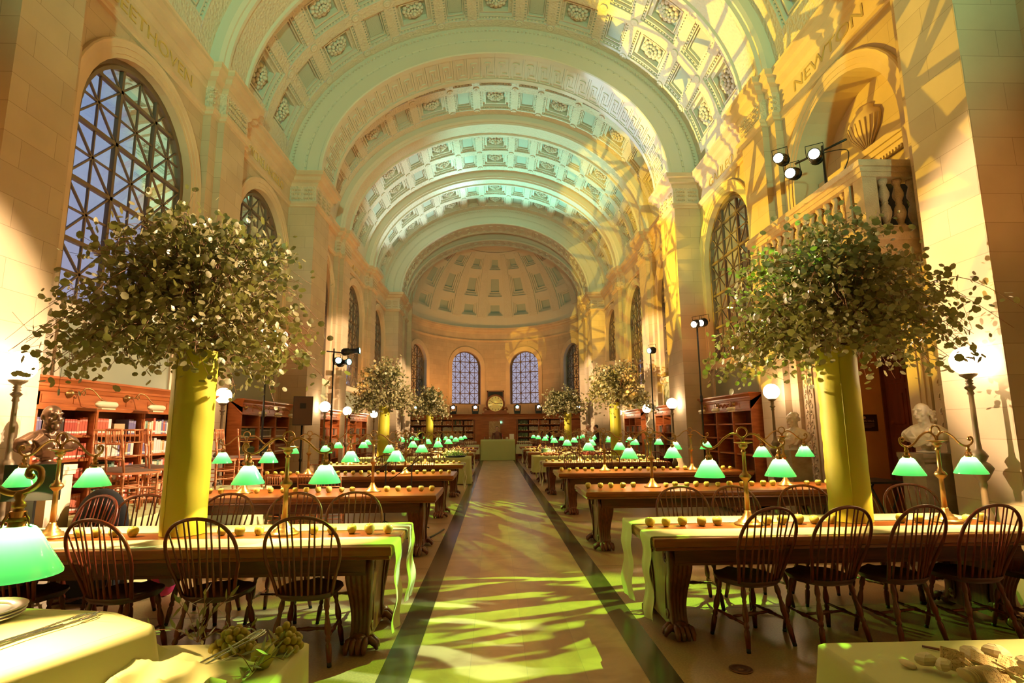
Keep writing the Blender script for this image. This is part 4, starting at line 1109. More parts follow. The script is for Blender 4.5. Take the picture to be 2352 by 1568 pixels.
crown(-3.56, 17.2, 2.38, 1.12, 1.25, 90, 4200, 'eucalyptus crown on the fifth table left of the aisle', 13, (), .040)
crown(3.62, 17.2, 2.40, 1.15, 1.15, 90, 4200, 'eucalyptus crown on the fifth table right of the aisle', 14, (), .040)
crown(-3.2, 26.6, 2.38, 1.05, 1.15, 70, 2400, 'furthest eucalyptus crown left of the aisle', 15, (), .055)
crown(3.0, 26.6, 2.40, 1.2, 1.05, 70, 2400, 'furthest eucalyptus crown right of the aisle', 16, (), .055)

# ------------------------------------------------------------------ globe standards along the piers
def make_globe():
    t = thing('globe_lamp', '', 'lamp')
    b = MB(); b.lathe([(0,0),(.14,0),(.14,.04),(.13,.06),(.12,.14),(.10,.18),(.09,.30),(.11,.33),(.08,.37),(.05,.42),(.045,.50)], 16); b.build('base', BLACK if False else BRONZE, t)
    p = MB(); p.lathe([(.04,.48),(.055,.53),(.04,.58),(.06,.66),(.075,.72),(.05,.78),(.03,.83),(.026,1.0),(.035,1.04),(.03,1.07),(.055,1.10),(.075,1.14),(.10,1.19),(.075,1.23),(.045,1.25),(.07,1.30),(.05,1.335),(.03,1.36),(.024,1.42),(.020,1.86),(.030,1.87),(.022,1.90),(.040,1.92),(.048,1.93),(.022,1.955),(.034,1.965),(.022,1.98),(.034,1.99),(.022,2.005),(.035,2.02),(.065,2.04),(.075,2.055),(.06,2.065),(0,2.066)], 14); p.build('pole', BRONZE, t)
    g = MB(); g.ball((0,0,2.185), .132, 24, 16); g.build('globe', OPAL, t)
    return t
GL = make_globe(); _g1 = True
GPOS = [(-4.50,5.15,'on the left by the bronze bust'),(-4.80,9.62,'on the left beyond the first bookcase'),(-4.50,14.35,'on the left at the big pier'),(-4.78,17.6,'on the left, fourth from the camera'),(-4.78,21.5,'on the left, fifth from the camera'),
        (4.26,5.10,'on the right by the bald marble bust'),(4.58,9.50,'on the right before the empty bookcase'),(4.26,13.95,'on the right at the big pier'),(4.6,17.56,'on the right, fourth from the camera'),(4.6,21.6,'on the right, fifth from the camera')]
for (x, y, l) in GPOS:
    lab = 'tall bronze standard with a glowing white globe, '+l
    if _g1: GL.location = (x,y,0); GL['label'] = lab; GL['group'] = 'globe standards along the walls'; _g1 = False
    else: dup(GL, (x,y,0), label=lab)
    # the lamp's own light; the globe shell is opal so the source sits on its surface
    L = lamp('globe_light', 'POINT', (x,y,2.185), (1.0,.40,.09), 80, None, .14)

# ------------------------------------------------------------------ bookcases
def bookcase(name, L, H, D, bays, shelves, label, fr=.34, rail=.05, empty=False):
    """local: x along the length 0..L, front at y=0 facing -y, back at y=D"""
    t = thing(name, label, 'bookcase')
    b = MB()
    b.box(0,L,D-.02,D,0,H,1); b.box(0,.04,0,D,0,H); b.box(L-.04,L,0,D,0,H); b.box(0,L,.0,D,0,.12)
    for k in range(1, bays):
        x = L*k/bays; b.box(x-.03,x+.03,-.004,D,.12,H-fr)
        b.box(x-.018,x+.018,-.014,-.004,.12,H-fr)
    b.build('carcass', [CASEW, CASED], t)
    c = MB(); pr = [(0,H-fr),(-.012,H-fr),(-.012,H-fr+.035),(0,H-fr+.045),(0,H-.16),(-.012,H-.15),(-.02,H-.11),(-.03,H-.10),(-.03,H-.075),(-.065,H-.03),(-.075,H-.025),(-.075,H),(D,H)]
    v = []; n = len(pr)
    for x, e in ((0,1),(L,-1)):
        for (y, z) in pr: v.append((x-(.0 if y >= 0 else -y)*e, y, z))
    c.add(v, [(k,k+1,n+k+1,n+k) for k in range(n-1)]+[tuple(range(n-1,-1,-1)), tuple(n+k for k in range(n))])
    for k in range(bays*2):
        xa = L*k/(bays*2)+.06; xb = L*(k+1)/(bays*2)-.06
        c.box(xa, xb, -.006, 0, H-fr+.07, H-.185)
    c.build('cornice', CASEW, t)
    for z in shelves:
        for k in range(bays):
            s = MB(); s.box(L*k/bays+.035, L*(k+1)/bays-.035, .012, D-.02, z-.028, z); s.build('shelf', CASEW, t)
    return t
BK_COL = {}
def bookmat(c):
    if c not in BK_COL: BK_COL[c] = mat('book_cloth_%d' % len(BK_COL), c, .6)
    return BK_COL[c]
BOOKBAND = mat('book_label', (.85,.80,.68), .6)
_bookmesh = {}
def book_obj(T, w, h, d, c, label, group):
    key = (c,)
    if key not in _bookmesh:
        m = MB(); m.box(0,1,0,1,0,1,0); m.box(.04,.96,-.006,0,.10,.22,1)
        for z in (.80,.86): m.box(.02,.98,-.004,0,z,z+.012,1)
        o = m.build('book', [bookmat(c), BOOKBAND]); _bookmesh[key] = o.data; 
    else: o = bpy.data.objects.new('book', _bookmesh[key]); COL.objects.link(o)
    o.matrix_world = T @ Matrix.Diagonal((w,d,h,1)); tag(o, label, 'book', group)
    return o
def fill_row(T, x0, x1, z, hmax, pal, seed, label, group, wr=(.035,.055), dep=.17, y=.045, sets=True):
    R = random.Random(seed); x = x0; c = R.choice(pal); h = hmax*.85; n = 0
    while x < x1-.03:
        if not sets or R.random() < .12: c = R.choice(pal); h = hmax*R.uniform(.72,.95)
        w = R.uniform(*wr) if not sets else wr[0]+(wr[1]-wr[0])*(hash((round(c[0]*99), seed)) % 10)/10
        w = min(w, x1-x-.002)
        book_obj(T @ TR(x, y, z+.001), w-.003, h*(R.uniform(.93,1.04) if not sets else 1), dep, c, label, group); x += w; n += 1
    return n
TI = lambda x, y, rz: TR(x, y, 0) @ RZ(rz)
# first bookcase on the left: front faces +x, runs along y.  local x -> +y, local -y -> +x  => rotate +90
RED = [(.55,.10,.05),(.62,.16,.08),(.48,.07,.04)]; MIX = [(.62,.12,.06),(.80,.70,.55),(.75,.60,.35),(.20,.16,.30),(.70,.65,.60),(.55,.30,.10),(.15,.25,.18)]; DARK = [(.03,.04,.035),(.05,.03,.02)]; GREENB = [(.05,.09,.045),(.07,.11,.05),(.20,.18,.12)]
bx, by, bl = -4.80, 5.75, 3.5
bc = bookcase('bookcase', bl, 2.165, .24, 4, [.42,.72,1.02,1.30,1.56], 'orange-brown oak bookcase of red and pale books on the left wall')
# move and orient
bc.matrix_world = TI(bx, by, pi/2); T1 = TI(bx, by, pi/2)
for j, (z, hm) in enumerate(((1.56,.22),(1.30,.21),(1.02,.23),(.72,.23))):
    for b_ in range(4):
        x0 = bl*b_/4+.045; x1 = bl*(b_+1)/4-.045
        pal = RED if b_ in (0,) else MIX
        lab = 'book in the %s row of the left bookcase, %s bay' % (['top','second','third','fourth'][j], nth(b_,4)); grp = 'books, %s row, %s bay of the left bookcase' % (['top','second','third','fourth'][j], nth(b_,4))
        if j == 0 and b_ == 0: 
            fill_row(T1, x0, x0+.12, z, hm, MIX, 40, lab, grp, (.03,.05)); fill_row(T1, x0+.16, x0+.42, z, hm, DARK, 41, lab, grp, (.045,.05)); fill_row(T1, x0+.43, x1, z, hm, RED, 42, lab, grp, (.036,.042))
        elif j == 0 and b_ == 1: fill_row(T1, x0, x0+.30, z, hm, MIX, 43, lab, grp); fill_row(T1, x0+.62, x1, z, hm, MIX, 44, lab, grp)
        else: fill_row(T1, x0, x1, z, hm, pal, 50+j*5+b_, lab, grp, (.04,.062) if j else (.036,.052), sets=b_ == 0)
cb_ = MB(); cb_.box(0,.20,0,.15,0,.13); cbx = cb_.build('cardboard_box', CARD); cbx.matrix_world = T1 @ TR(bl/4+.40,.05,1.561); tag(cbx, 'small cardboard box on the top shelf of the left bookcase', 'box')
# second bookcase
b2 = bookcase('bookcase', 2.5, 2.20, .28, 3, [.40,.78,1.12,1.45,1.68], 'dark oak bookcase of green and black books by the loudspeaker', .30)
T2 = TI(-4.98, 10.75, pi/2); b2.matrix_world = T2
for j, z in enumerate((1.45,1.12)):
    for b_ in range(3): fill_row(T2, 2.5*b_/3+.045, 2.5*(b_+1)/3-.045, z, .22, [GREENB,DARK+GREENB,[(.22,.07,.03)]][b_], 80+j*3+b_, 'dark book in the %s row of the second left bookcase' % ['upper','lower'][j], 'books, %s row of the second left bookcase' % ['upper','lower'][j], (.045,.055))
for (y, nm) in ((15.2,'third'),(18.95,'fourth')):
    b3 = bookcase('bookcase', 2.5, 2.20, .26, 3, [.40,.78,1.12,1.45,1.68], 'oak bookcase against the left wall, %s from the camera' % nm, .30); b3.matrix_world = TI(-5.03, y, pi/2)
# right-hand bookcases: front faces -x  => local -y -> -x : rotate -90, run along -y
b4 = bookcase('bookcase', 2.6, 2.26, .28, 3, [.40,.72,1.05,1.36,1.66], 'empty dark oak bookcase on the right wall beyond the doorway', .36); b4.matrix_world = TI(4.80, 13.38, -pi/2)
for (y, nm) in ((17.4,'third'),(21.6,'fourth')):
    b5 = bookcase('bookcase', 2.5, 2.24, .26, 3, [.40,.78,1.12,1.45,1.68], 'oak bookcase against the right wall, %s from the camera' % nm, .30); b5.matrix_world = TI(4.82, y, -pi/2)
R = random.Random(9)
for (TT, l_) in ((TI(-5.03,15.2,pi/2),'third left'),(TI(-5.03,18.95,pi/2),'fourth left'),(TI(4.82,17.4,-pi/2),'third right'),(TI(4.82,21.6,-pi/2),'fourth right')):
    m = MB()
    for z in (1.12,1.45,.78):
        x = .05
        while x < 2.4:
            w = R.uniform(.04,.06)
            if abs(((x+.42) % .8333)-.42) > .06 and abs(((x+w+.42) % .8333)-.42) > .04: m.box(x, x+w-.004, .045, .2, z+.001, z+R.uniform(.17,.22), R.choice((0,1,2)), TT)
            x += w
    sb = m.build('shelved_books', [bookmat((.35,.09,.04)), bookmat((.05,.04,.03)), bookmat((.25,.20,.12))]); tag(sb, 'distant books on the shelves of the %s bookcase' % l_, 'books', kind='stuff')

# picture lights with scroll arms over the bookcases
def scroll_light(T, label, nm='bookcase_lamp'):
    t = thing(nm, label, 'lamp', group='scroll-arm bookcase lights'); t.matrix_world = T
    r = MB(); r.lathe([(.035,0),(.052,.004),(.052,.012),(.035,.02),(.038,.03),(.020,.05),(0,.058)], 14, 0, RX(pi/2)); r.build('rosette', BRASS_D, t)
    a = MB(); sp = [(.10+.045*(1-.16*q)*cos(-1.2*q+pi), -.09, .0+.045*(1-.16*q)*sin(-1.2*q+pi)) for q in [i/2 for i in range(12)]]
    a.tube([(0,-.05,0),(.03,-.07,0),(.055,-.09,0)]+sp, .006, 5)
    a.tube(crv([(.055,-.09,0),(.085,-.11,.055),(.14,-.14,.05),(.17,-.17,.01),(.22,-.20,-.055),(.28,-.21,-.07)],4), .006, 5); a.build('scroll_arm', BRASS_D, t)
    s = MB(); s.lathe([(0,-.175),(.012,-.16),(.034,-.13),(.036,-.12),(.036,.15),(.030,.165),(0,.17)], 14, 0, TR(.29,-.21,-.11) @ RY(pi/2)); s.build('tube_shade', CREAM, t)
    b = MB(); b.box(.19,.42,-.235,-.185,-.165,-.15); b.build('reflector', CREAM, t)
    return t
for (x, l) in ((.42,'first'),(1.36,'second'),(2.35,'third')): scroll_light(T1 @ TR(x,0,2.005), 'scroll-arm brass light over the left bookcase, %s from the camera' % l)
for (x, l) in ((.15,'first'),(.95,'second'),(1.75,'third')): scroll_light(T2 @ TR(x,0,2.04), 'scroll-arm brass light over the second left bookcase, %s from the camera' % l)
T4 = TI(4.80, 13.38, -pi/2)
for (x, l) in ((.25,'far end'),(1.05,'middle'),(1.85,'near end')): scroll_light(T4 @ TR(x,0,2.06), 'scroll-arm brass light over the empty right bookcase, at its %s' % l)
m = MB(); m.box(.9,1.7,-.012,0,1.98,2.10)
for k in range(18): m.ball((.92+k*.045, -.014, 2.04+.03*sin(k*1.4)), .026, 6, 4, 0, .7)
o = m.build('carved_swag', CASEW, b4)

# ------------------------------------------------------------------ busts
def remeshed(mb, voxel, mats, name, parent=None, smooth=2, decim=None):
    me = bpy.data.meshes.new('tmp'); me.from_pydata([tuple(q) for q in mb.v], [], mb.f); me.update()
    o = bpy.data.objects.new('tmp', me); COL.objects.link(o)
    r = o.modifiers.new('r', 'REMESH'); r.mode = 'VOXEL'; r.voxel_size = voxel; r.use_smooth_shade = True
    s = o.modifiers.new('s', 'SMOOTH'); s.iterations = smooth; s.factor = .5
    dg = bpy.context.evaluated_depsgraph_get(); dg.update(); ev = o.evaluated_get(dg); nm = bpy.data.meshes.new_from_object(ev)
    bpy.data.objects.remove(o); nm.name = name; nm.materials.clear()
    for q in (mats if isinstance(mats, (list, tuple)) else [mats]): nm.materials.append(q)
    for p in nm.polygons: p.use_smooth = True
    n = bpy.data.objects.new(name, nm); COL.objects.link(n)
    if parent: n.parent = parent
    return n
def head(m, T, bald=True, beard=False, moust=False):
    """head facing +x, chin near z=0, about .24 tall"""
    m.ball((0,0,.150), .082, 18, 12, 0, 1.12, T, 1.12, .92); m.ball((.022,0,.085), .062, 14, 10, 0, 1.1, T, 1.0, .95)
    m.ball((.055,0,.035), .028, 10, 7, 0, .8, T); m.tube([(.094,0,.150),(.108,0,.118),(.114,0,.103),(.094,0,.094)], [.011,.013,.015,.010], 8, 0, T)
    for s in (-1,1):
        m.ball((.083,s*.031,.152), .014, 8, 6, 0, .6, T); m.tube([(.088,s*.012,.163),(.090,s*.035,.168),(.074,s*.056,.160)], .009, 6, 0, T)
        m.ball((.055,s*.045,.105), .022, 8, 6, 0, 1, T); m.ball((-.008,s*.079,.128), .024, 8, 6, 0, 1.4, T, .8, .45)
    m.tube([(.088,-.022,.070),(.098,0,.073),(.088,.022,.070)], .008, 6, 0, T); m.tube([(.086,-.018,.060),(.094,0,.059),(.086,.018,.060)], .008, 6, 0, T)
    m.tube([(-.01,0,.09),(-.022,0,-.06)], [.052,.062], 14, 0, T)
    if moust: m.tube([(.080,-.042,.066),(.098,-.018,.082),(.102,0,.084),(.098,.018,.082),(.080,.042,.066)], [.008,.013,.013,.013,.008], 6, 0, T)
    if beard: m.ball((.072,0,.030), .036, 10, 7, 0, 1.1, T)
    if not bald:
        R = random.Random(3)
        for k in range(46):
            a = R.uniform(.5, 2*pi-.5); e = R.uniform(-.3,1.3); m.ball((-.01+.088*cos(a)*cos(e), .080*sin(a)*cos(e), .145+.092*sin(e)), .020, 6, 5, 0, 1, T)
def bust(x, y, z, rz, label, mt, bald=True, beard=False, moust=False, toga=False, sc=1.0, hairside=False):
    t = thing('portrait_bust', label, 'bust', (x,y,z), rz, sc=(sc,sc,sc))
    m = MB(); T = TR(0,0,.33)
    head(m, T, bald, beard, moust)
    if hairside:
        R = random.Random(5)
        for s in (-1,1):
            for k in range(16): m.ball((-.055+.03*R.uniform(-1,1), s*.080+.012*R.uniform(-1,1), .33+.10+.06*R.uniform(-1,1)), .020, 6, 5)
    m.ball((-.015,0,.235), .10, 14, 9, 0, .55, None, .9, 1.35)
    m.ball((0,0,.17), .115, 16, 10, 0, .95, None, .95, 1.35)
    for s in (-1,1): m.ball((-.02,s*.195,.195), .085, 12, 8, 0, .95, None, .9, 1.15)
    m.tube([(.02,0,.16),(.015,0,.075)], [.125,.07], 16)
    for s in (-1,1): m.tube([(-.02,s*.02,.285),(-.025,s*.12,.245),(-.02,s*.20,.19)], [.065,.080,.085], 12); m.tube([(.03,s*.05,.22),(.03,s*.13,.17)], [.10,.085], 12)
    if toga:
        for k in range(5): m.tube(crv([(.05,-.20+.02*k,.23-.02*k),(.125-.006*k,-.06,.16-.022*k),(.10,.09,.20-.02*k),(.0,.19,.28-.015*k)],4), .016, 6)
        for k in range(3): m.tube(crv([(-.05,.20,.27-.03*k),(.06,.19-.02*k,.18-.02*k),(.09,.12-.02*k,.08)],4), .014, 6)
    else:
        m.tube(crv([(.045,-.055,.30),(.105,-.03,.22),(.12,0,.13)],4), .012, 6); m.tube(crv([(.045,.055,.30),(.105,.03,.22),(.12,0,.13)],4), .012, 6)
    remeshed(m, .0065, mt, 'head_and_shoulders', t)
    b = MB(); b.lathe([(0,0),(.10,0),(.10,.012),(.085,.02),(.06,.03),(.048,.045),(.052,.065),(.07,.085),(.07,.095),(.0,.10)], 20); b.build('socle', mt, t)
    return t
def pedestal(x, y, h, w, label, mt=None, rz=0):
    t = thing('pedestal', label, 'pedestal', (x,y,0), rz); mt = mt or MARBLE_D
    m = MB(); m.box(-w/2*.88,w/2*.88,-w/2*.88,w/2*.88,.12,h-.09); m.build('shaft', mt, t)
    c = MB()
    for a, z0, z1 in ((1.0,h-.05,h),(.96,h-.09,h-.05)): c.box(-w/2*a,w/2*a,-w/2*a,w/2*a,z0,z1)
    c.build('cap', mt, t); b = MB(); b.box(-w/2*1.04,w/2*1.04,-w/2*1.04,w/2*1.04,0,.08); b.box(-w/2*.96,w/2*.96,-w/2*.96,w/2*.96,.08,.12); b.build('plinth', mt, t)
    return t
pedestal(-4.42, 5.48, 1.285, .34, 'pale stone pedestal under the bronze bust at left', TRIMSTONE)
bust(-4.42, 5.48, 1.286, -.35, 'dark bronze bust of a bald bearded person in a coat, by the left bookcase', BUSTB, True, True, True, sc=.98)
pedestal(4.55, 6.10, 1.285, .40, 'dark veined marble pedestal under the bald bust by the doorway')
bust(4.55, 6.10, 1.286, pi+.25, 'white marble bust of a balding person in a toga, near side of the doorway', MARBLE_W, True, False, False, True, .95, True)
pedestal(4.62, 8.95, 1.21, .36, 'dark marble pedestal under the bust beyond the doorway')
bust(4.62, 8.95, 1.211, pi+.25, 'white marble bust of a short-haired person in a toga, far side of the doorway', MARBLE_W, False, False, False, True, 1.05)
for (x, y, l) in ((4.22,15.75,'nearer'),(4.42,16.6,'further')):
    pedestal(x, y, 1.25, .34, 'dark pedestal under the %s of two distant marble busts on the right' % l); bust(x, y, 1.251, pi-.2, 'marble bust on the right wall beyond the big pier, the %s of two' % l, MARBLE_W, True, False, False, True)
# ------------------------------------------------------------------ doorway, niche and balcony on the right
WX = XC+HW      # 5.11
d = MB()
d.box(WX+.55, WX+.60, 6.4, 9.2, 3.6, 7.3)                               # back of the niche
d.box(WX, WX+.6, 6.54, 9.10, 3.18, 3.75)                                # wall between door and balcony
d.box(WX, WX+.02, 6.54, 6.95, 0, 3.2); d.box(WX, WX+1.1, 6.80, 6.95, 0, 3.2); d.box(WX, WX+1.1, 8.93, 9.12, 0, 3.2)
d.box(WX, WX+1.15, 6.9, 9.0, 3.1, 3.2); d.box(WX+1.10, WX+1.16, 6.8, 9.1, 0, 3.2)
struct(d.build('wall_doorway', STONE))
rv = MB(); rv.box(WX+.02, WX+1.09, 8.915, 8.929, 0, 3.1); struct(rv.build('trim_20', mat('red_marble_reveal', (.55,.22,.08), .5, mix=((.45,.17,.06), 2.0, (1,1,1), 6))))
q = MB()
for y0, y1, e in ((6.60,6.95,.035),(6.66,6.90,.055),(6.73,6.83,.07),(8.93,9.02,.05)): q.box(WX-e, WX, y0, y1, 0, 3.2)
q.box(WX-.09, WX, 6.14, 9.33, 3.2, 3.42); q.box(WX-.16, WX, 6.14, 9.33, 3.42, 3.5)
for y0 in (6.15, 9.03):
    q.box(WX-.07, WX, y0, y0+.36 if y0 < 7 else y0+.30, .25, 3.2); q.box(WX-.10, WX, y0-.01, y0+.38 if y0 < 7 else y0+.31, 0, .28)
struct(q.build('trim_21', TRIMSTONE))
cv = MB(); R = random.Random(4)
for y0, w in ((6.15,.36),(9.03,.30)):
    yc = y0+w/2; x = WX-.072
    cv.tube([(x, yc+.012*sin(z*9), z) for z in [.45+i*.1 for i in range(27)]], .011, 5)
    z = .55
    while z < 3.0:
        for s in (-1,1):
            cv.tube(crv([(x,yc,z),(x,yc+s*.05,z+.05),(x,yc+s*.095,z+.03),(x,yc+s*.10,z-.02),(x,yc+s*.07,z-.015)],3), [.012]*13, 5)
            cv.ball((x,yc+s*.055,z+.085), .022, 6, 4, 0, 1.3)
        cv.ball((x,yc,z+.06), .024, 6, 5, 0, 1.5); z += .17
struct(cv.build('trim_22', TRIMSTONE))
dr = bpy.data.objects.new('door_1', None); COL.objects.link(dr); dr.location = (WX+1.085, 7.95, 0); struct(dr)
m = MB(); m.box(-.03,.01,-.98,.94,0,3.08)
DW = mat('door_walnut', (.16,.035,.015), .4, mix=((.09,.018,.008), 2, (1,8,1), 5))
for c in range(4):
    y0 = -.93+c*.465
    for (z0, z1) in ((.15,.75),(.85,1.45),(1.55,2.15),(2.25,2.95)):
        m.box(-.045,-.03,y0+.02,y0+.43,z0,z1); m.box(-.065,-.045,y0+.08,y0+.37,z0+.06,z1-.06); m.box(-.055,-.045,y0+.14,y0+.31,z0+.13,z1-.13)
m.build('door_panels', DW, dr)
m = MB(); m.box(-.09,.01,.94,1.0,0,3.08); m.build('door_frame', DW, dr)
pl = MB(); pl.box(5.62, 5.98, 8.900, 8.914, 1.50, 1.765); pq = pl.build('wall_plaque', mat('plaque_bronze', (.035,.012,.010), .45, .4)); tag(pq, 'dark bronze plaque reading BATES HALL beside the doorway on the right', 'plaque')
TP = Matrix(((1,0,0,5.80),(0,0,1,8.8975),(0,1,0,1.66),(0,0,0,1)))
GP = mat('plaque_letters', (.55,.28,.18), .5, .4)
text('plaque_text', 'BATES HALL', .048, TP, GP, pq, .001)
for k in range(4):
    l = MB(); w = .12-.0*(k % 2)-(.05 if k == 3 else 0); l.box(5.80-w,5.80+w,8.8965,8.8995,1.617-k*.020,1.621-k*.020); l.build('plaque_line', GP, pq)
l = MB(); l.ball((5.77,8.898,1.715), .022, 10, 6, 0, 1, None, 1, .2); l.build('plaque_seal', GP, pq)
# folding stand behind the chairs by the doorway
fs = thing('folding_table', 'small dark folding tray stand beside the doorway pedestal', 'table', (4.75, 7.35, 0))
m = MB(); m.box(-.25,.25,-.3,.3,.86,.885); m.build('tray', BLACK, fs)
for s in (-1,1):
    m = MB(); m.tube([(-.2,s*.26,0),(.2,s*.26,.86)], .014, 6); m.build('leg', BLACK, fs); m = MB(); m.tube([(.2,s*.22,0),(-.2,s*.22,.86)], .014, 6); m.build('leg', BLACK, fs)
# balcony
bal = bpy.data.objects.new('balcony', None); COL.objects.link(bal); bal.location = (4.7, 7.8, 3.7); bal['label'] = 'carved limestone balcony with balustrade above the doorway on the right'; bal['category'] = 'balcony'
bal.location = (0,0,0)
BS = mat('balcony_stone', (.66,.50,.38), .7, bump=('noise', 60, .5), mix=((.55,.40,.30), 6, (1,1,1), 5))
m = MB()
X0b, Y0b, Y1b = 4.27, 6.26, 9.30
m.box(X0b-.03, WX, Y0b-.03, Y1b+.03, 3.80, 3.88); m.box(X0b+.03, WX, Y0b+.03, Y1b-.03, 3.66, 3.80); m.box(X0b+.10, WX, Y0b+.10, Y1b-.10, 3.58, 3.66)
for y in (6.6,8.95): 
    m.box(4.6,WX,y-.1,y+.1,3.48,3.58) if True else m.add([(4.45,y-.1,3.58),(WX,y-.1,3.58),(WX,y-.1,3.50),(4.75,y-.1,3.50),(4.45,y+.1,3.58),(WX,y+.1,3.58),(WX,y+.1,3.50),(4.75,y+.1,3.50)], [(0,1,2,3),(7,6,5,4),(0,3,7,4),(3,2,6,7)])
m.build('slab', BS, bal)
m = MB()
for (i_, (x0,x1,y0,y1)) in enumerate(((X0b,X0b+.24,Y0b,Y1b),(X0b+.24,WX,Y0b,Y0b+.24),(X0b+.24,WX,Y1b-.24,Y1b))):
    for (e, z0, z1) in ((-.02,3.88,3.98),(-.02,4.60,4.66),(0,4.66,4.72),(.03,4.72,4.80)):
        if i_ == 0: m.box(x0-e,x1+e,y0-e,y1+e,z0,z1)
        else: m.box(x0+e,x1,y0-e,y1+e,z0,z1)
m.build('rail', BS, bal)
for (y0, y1) in ((6.30,6.48),(6.56,6.66),(8.9,9.0),(9.08,9.26)):
    m = MB(); m.box(X0b+.04, X0b+.22, y0, y1, 3.98, 4.60); m.build('pedestal_block', BS, bal)
bprof = [(.05,0),(.05,.035),(.032,.05),(.035,.07),(.062,.15),(.068,.19),(.055,.26),(.034,.30),(.04,.32),(.034,.34),(.060,.40),(.062,.44),(.034,.54),(.040,.56),(.055,.585),(.055,.62)]
for (x, y) in [(X0b+.12, 6.78+.185*k) for k in range(12)]+[(4.62,6.38),(4.80,6.38),(4.98,6.38)]:
    m = MB(); m.lathe(bprof, 16, 0, TR(x,y,3.98)); m.build('baluster', BS, bal)
# pedimented door case and urn relief in the niche behind the balcony
m = MB(); nx = WX+.55
m.box(nx-.10, nx, 6.75, 9.0, 5.52, 5.60); m.box(nx-.16, nx, 6.70, 9.05, 5.68, 5.78); m.box(nx-.13,nx,6.72,9.03,5.60,5.68)
for y in (6.78, 8.85): m.box(nx-.09, nx, y, y+.14, 3.7, 5.35); m.box(nx-.13,nx,y-.04,y+.18,5.35,5.52)
for k in range(34): m.box(nx-.125, nx-.09, 6.82+k*.063, 6.85+k*.063, 5.47, 5.52)
m.lathe([(.0,0),(.10,.0),(.06,.05),(.07,.08),(.30,.32),(.36,.50),(.34,.58),(.20,.68),(.22,.72),(.12,.78),(0,.80)], 28, 0, TR(nx-.02, 7.95, 5.78) @ Matrix.Diagonal((.45,1,1,1)))
for k in range(11):
    a = pi+ (k-5)*.28; m.tube([(nx-.02+.45*r*cos(a-0)*1.02, 7.95+r*sin(a)*1.02, 5.78+z) for r, z in ((.07,.08),(.19,.2),(.30,.32),(.36,.5))], .012, 4)
struct(m.build('trim_23', TRIMSTONE))
m = MB(); m.box(nx-.02, nx+.02, 7.05, 8.7, 3.7, 5.25); struct(m.build('dark_doorway', BLACKCLOTH))  # flat black slab stands in for the darkness of the opening

# ------------------------------------------------------------------ stage lights
def spotlight(loc, aim, lensmat, label, parent_post=None, L=.42):
    t = thing('profile_spotlight', label, 'stage light', loc, group='profile spotlights'); t.matrix_world = frame(loc, Vector(aim)-Vector(loc))
    b = MB(); b.lathe([(0,-L),(.05,-L),(.075,-L+.03),(.085,-L+.16),(.06,-L+.20),(.06,-.06),(.082,-.05),(.082,0),(.070,0),(.070,-.01)], 16)
    for k in range(4): b.lathe([(.085,-L+.05+k*.03),(.095,-L+.055+k*.03),(.085,-L+.06+k*.03)], 14)
    b.build('housing', BLACK, t); l = MB(); l.ball((0,0,-.012), .068, 14, 8, 0, .35); l.build('lens', lensmat, t)
    y = MB(); y.tube([(-.09,0,-.18),(-.11,0,-.18),(-.11,.16,-.18),(.11,.16,-.18),(.11,0,-.18),(.09,0,-.18)], .007, 5); y.build('yoke', BLACK, t)
    return t
def stand(x, y, z0, z1, label, bars=(), r=.018):
    t = thing('lighting_stand', label, 'stand', (x,y,z0))
    p = MB(); p.tube([(0,0,.25),(0,0,z1-z0)], r, 8); p.lathe([(r+.006,(z1-z0)*.55),(r+.012,(z1-z0)*.56),(r+.012,(z1-z0)*.58),(r+.004,(z1-z0)*.59)], 10); p.build('pole', BLACK, t)
    for k in range(3):
        a = k*2*pi/3+.5; l = MB(); l.tube([(0,0,.72 if z1-z0 > 2.4 else .35),(.42*cos(a),.42*sin(a),.012)], .011, 6); l.tube([(0,0,.26),(.24*cos(a),.24*sin(a),.33 if z1-z0 > 2.4 else .17)], .007, 5); l.build('leg', BLACK, t)
    for b in bars: m = MB(); m.tube([Vector(b[0])-Vector((x,y,z0)), Vector(b[1])-Vector((x,y,z0))], .016, 7); m.build('crossbar', BLACK, t)
    return t
stand(4.50, 7.30, 3.885, 5.55, 'black lighting stand on the balcony carrying three bright spotlights', [((4.35,7.75,5.50),(4.62,6.95,5.46))])
spotlight((4.12,7.80,5.62), (1.0,4.2,4.3), LENS_W, 'blazing profile spotlight on the balcony stand, leftmost of three')
spotlight((4.18,7.00,5.27), (1.2,2.9,4.1), LENS_W, 'blazing profile spotlight on the balcony stand, rightmost of three')
spotlight((4.12,7.52,5.24), (1.0,4.0,3.7), LENS_W, 'blazing profile spotlight on the balcony stand, lowest of three')
m = MB(); m.tube(crv([(4.40,7.20,5.38),(4.62,6.95,5.30),(4.55,6.98,5.0),(4.50,7.2,4.95),(4.53,7.32,5.02)],6), .007, 5); tag(m.build('power_cable', BLACK), 'thin black cable looping from the balcony spotlights', 'cable')
stand(-4.25, 9.95, 0, 3.30, 'tall black lighting stand behind the left eucalyptus crown')
spotlight((-4.22,9.82,3.22), (-1.2,0,1.9), LENS_W, 'blazing spotlight seen through the left eucalyptus crown')
spotlight((-4.05,9.90,3.36), (1.5,5,2.9), LENS_T, 'small green-tinted spotlight above the blazing one in the left crown')
stand(-3.95, 13.02, 0, 3.48, 'black lighting stand in front of the big left pier', [((-4.12,13.02,3.42),(-3.67,13.02,3.37))])
spotlight((-3.35,13.02,3.43), (3,13.4,4.0), LENS_T, 'black profile spotlight on the left pier stand, topmost pointing right')
spotlight((-3.79,12.85,3.18), (-2.0,8.5,2.9), LENS_T, 'teal-lensed spotlight on the left pier stand, left of two below')
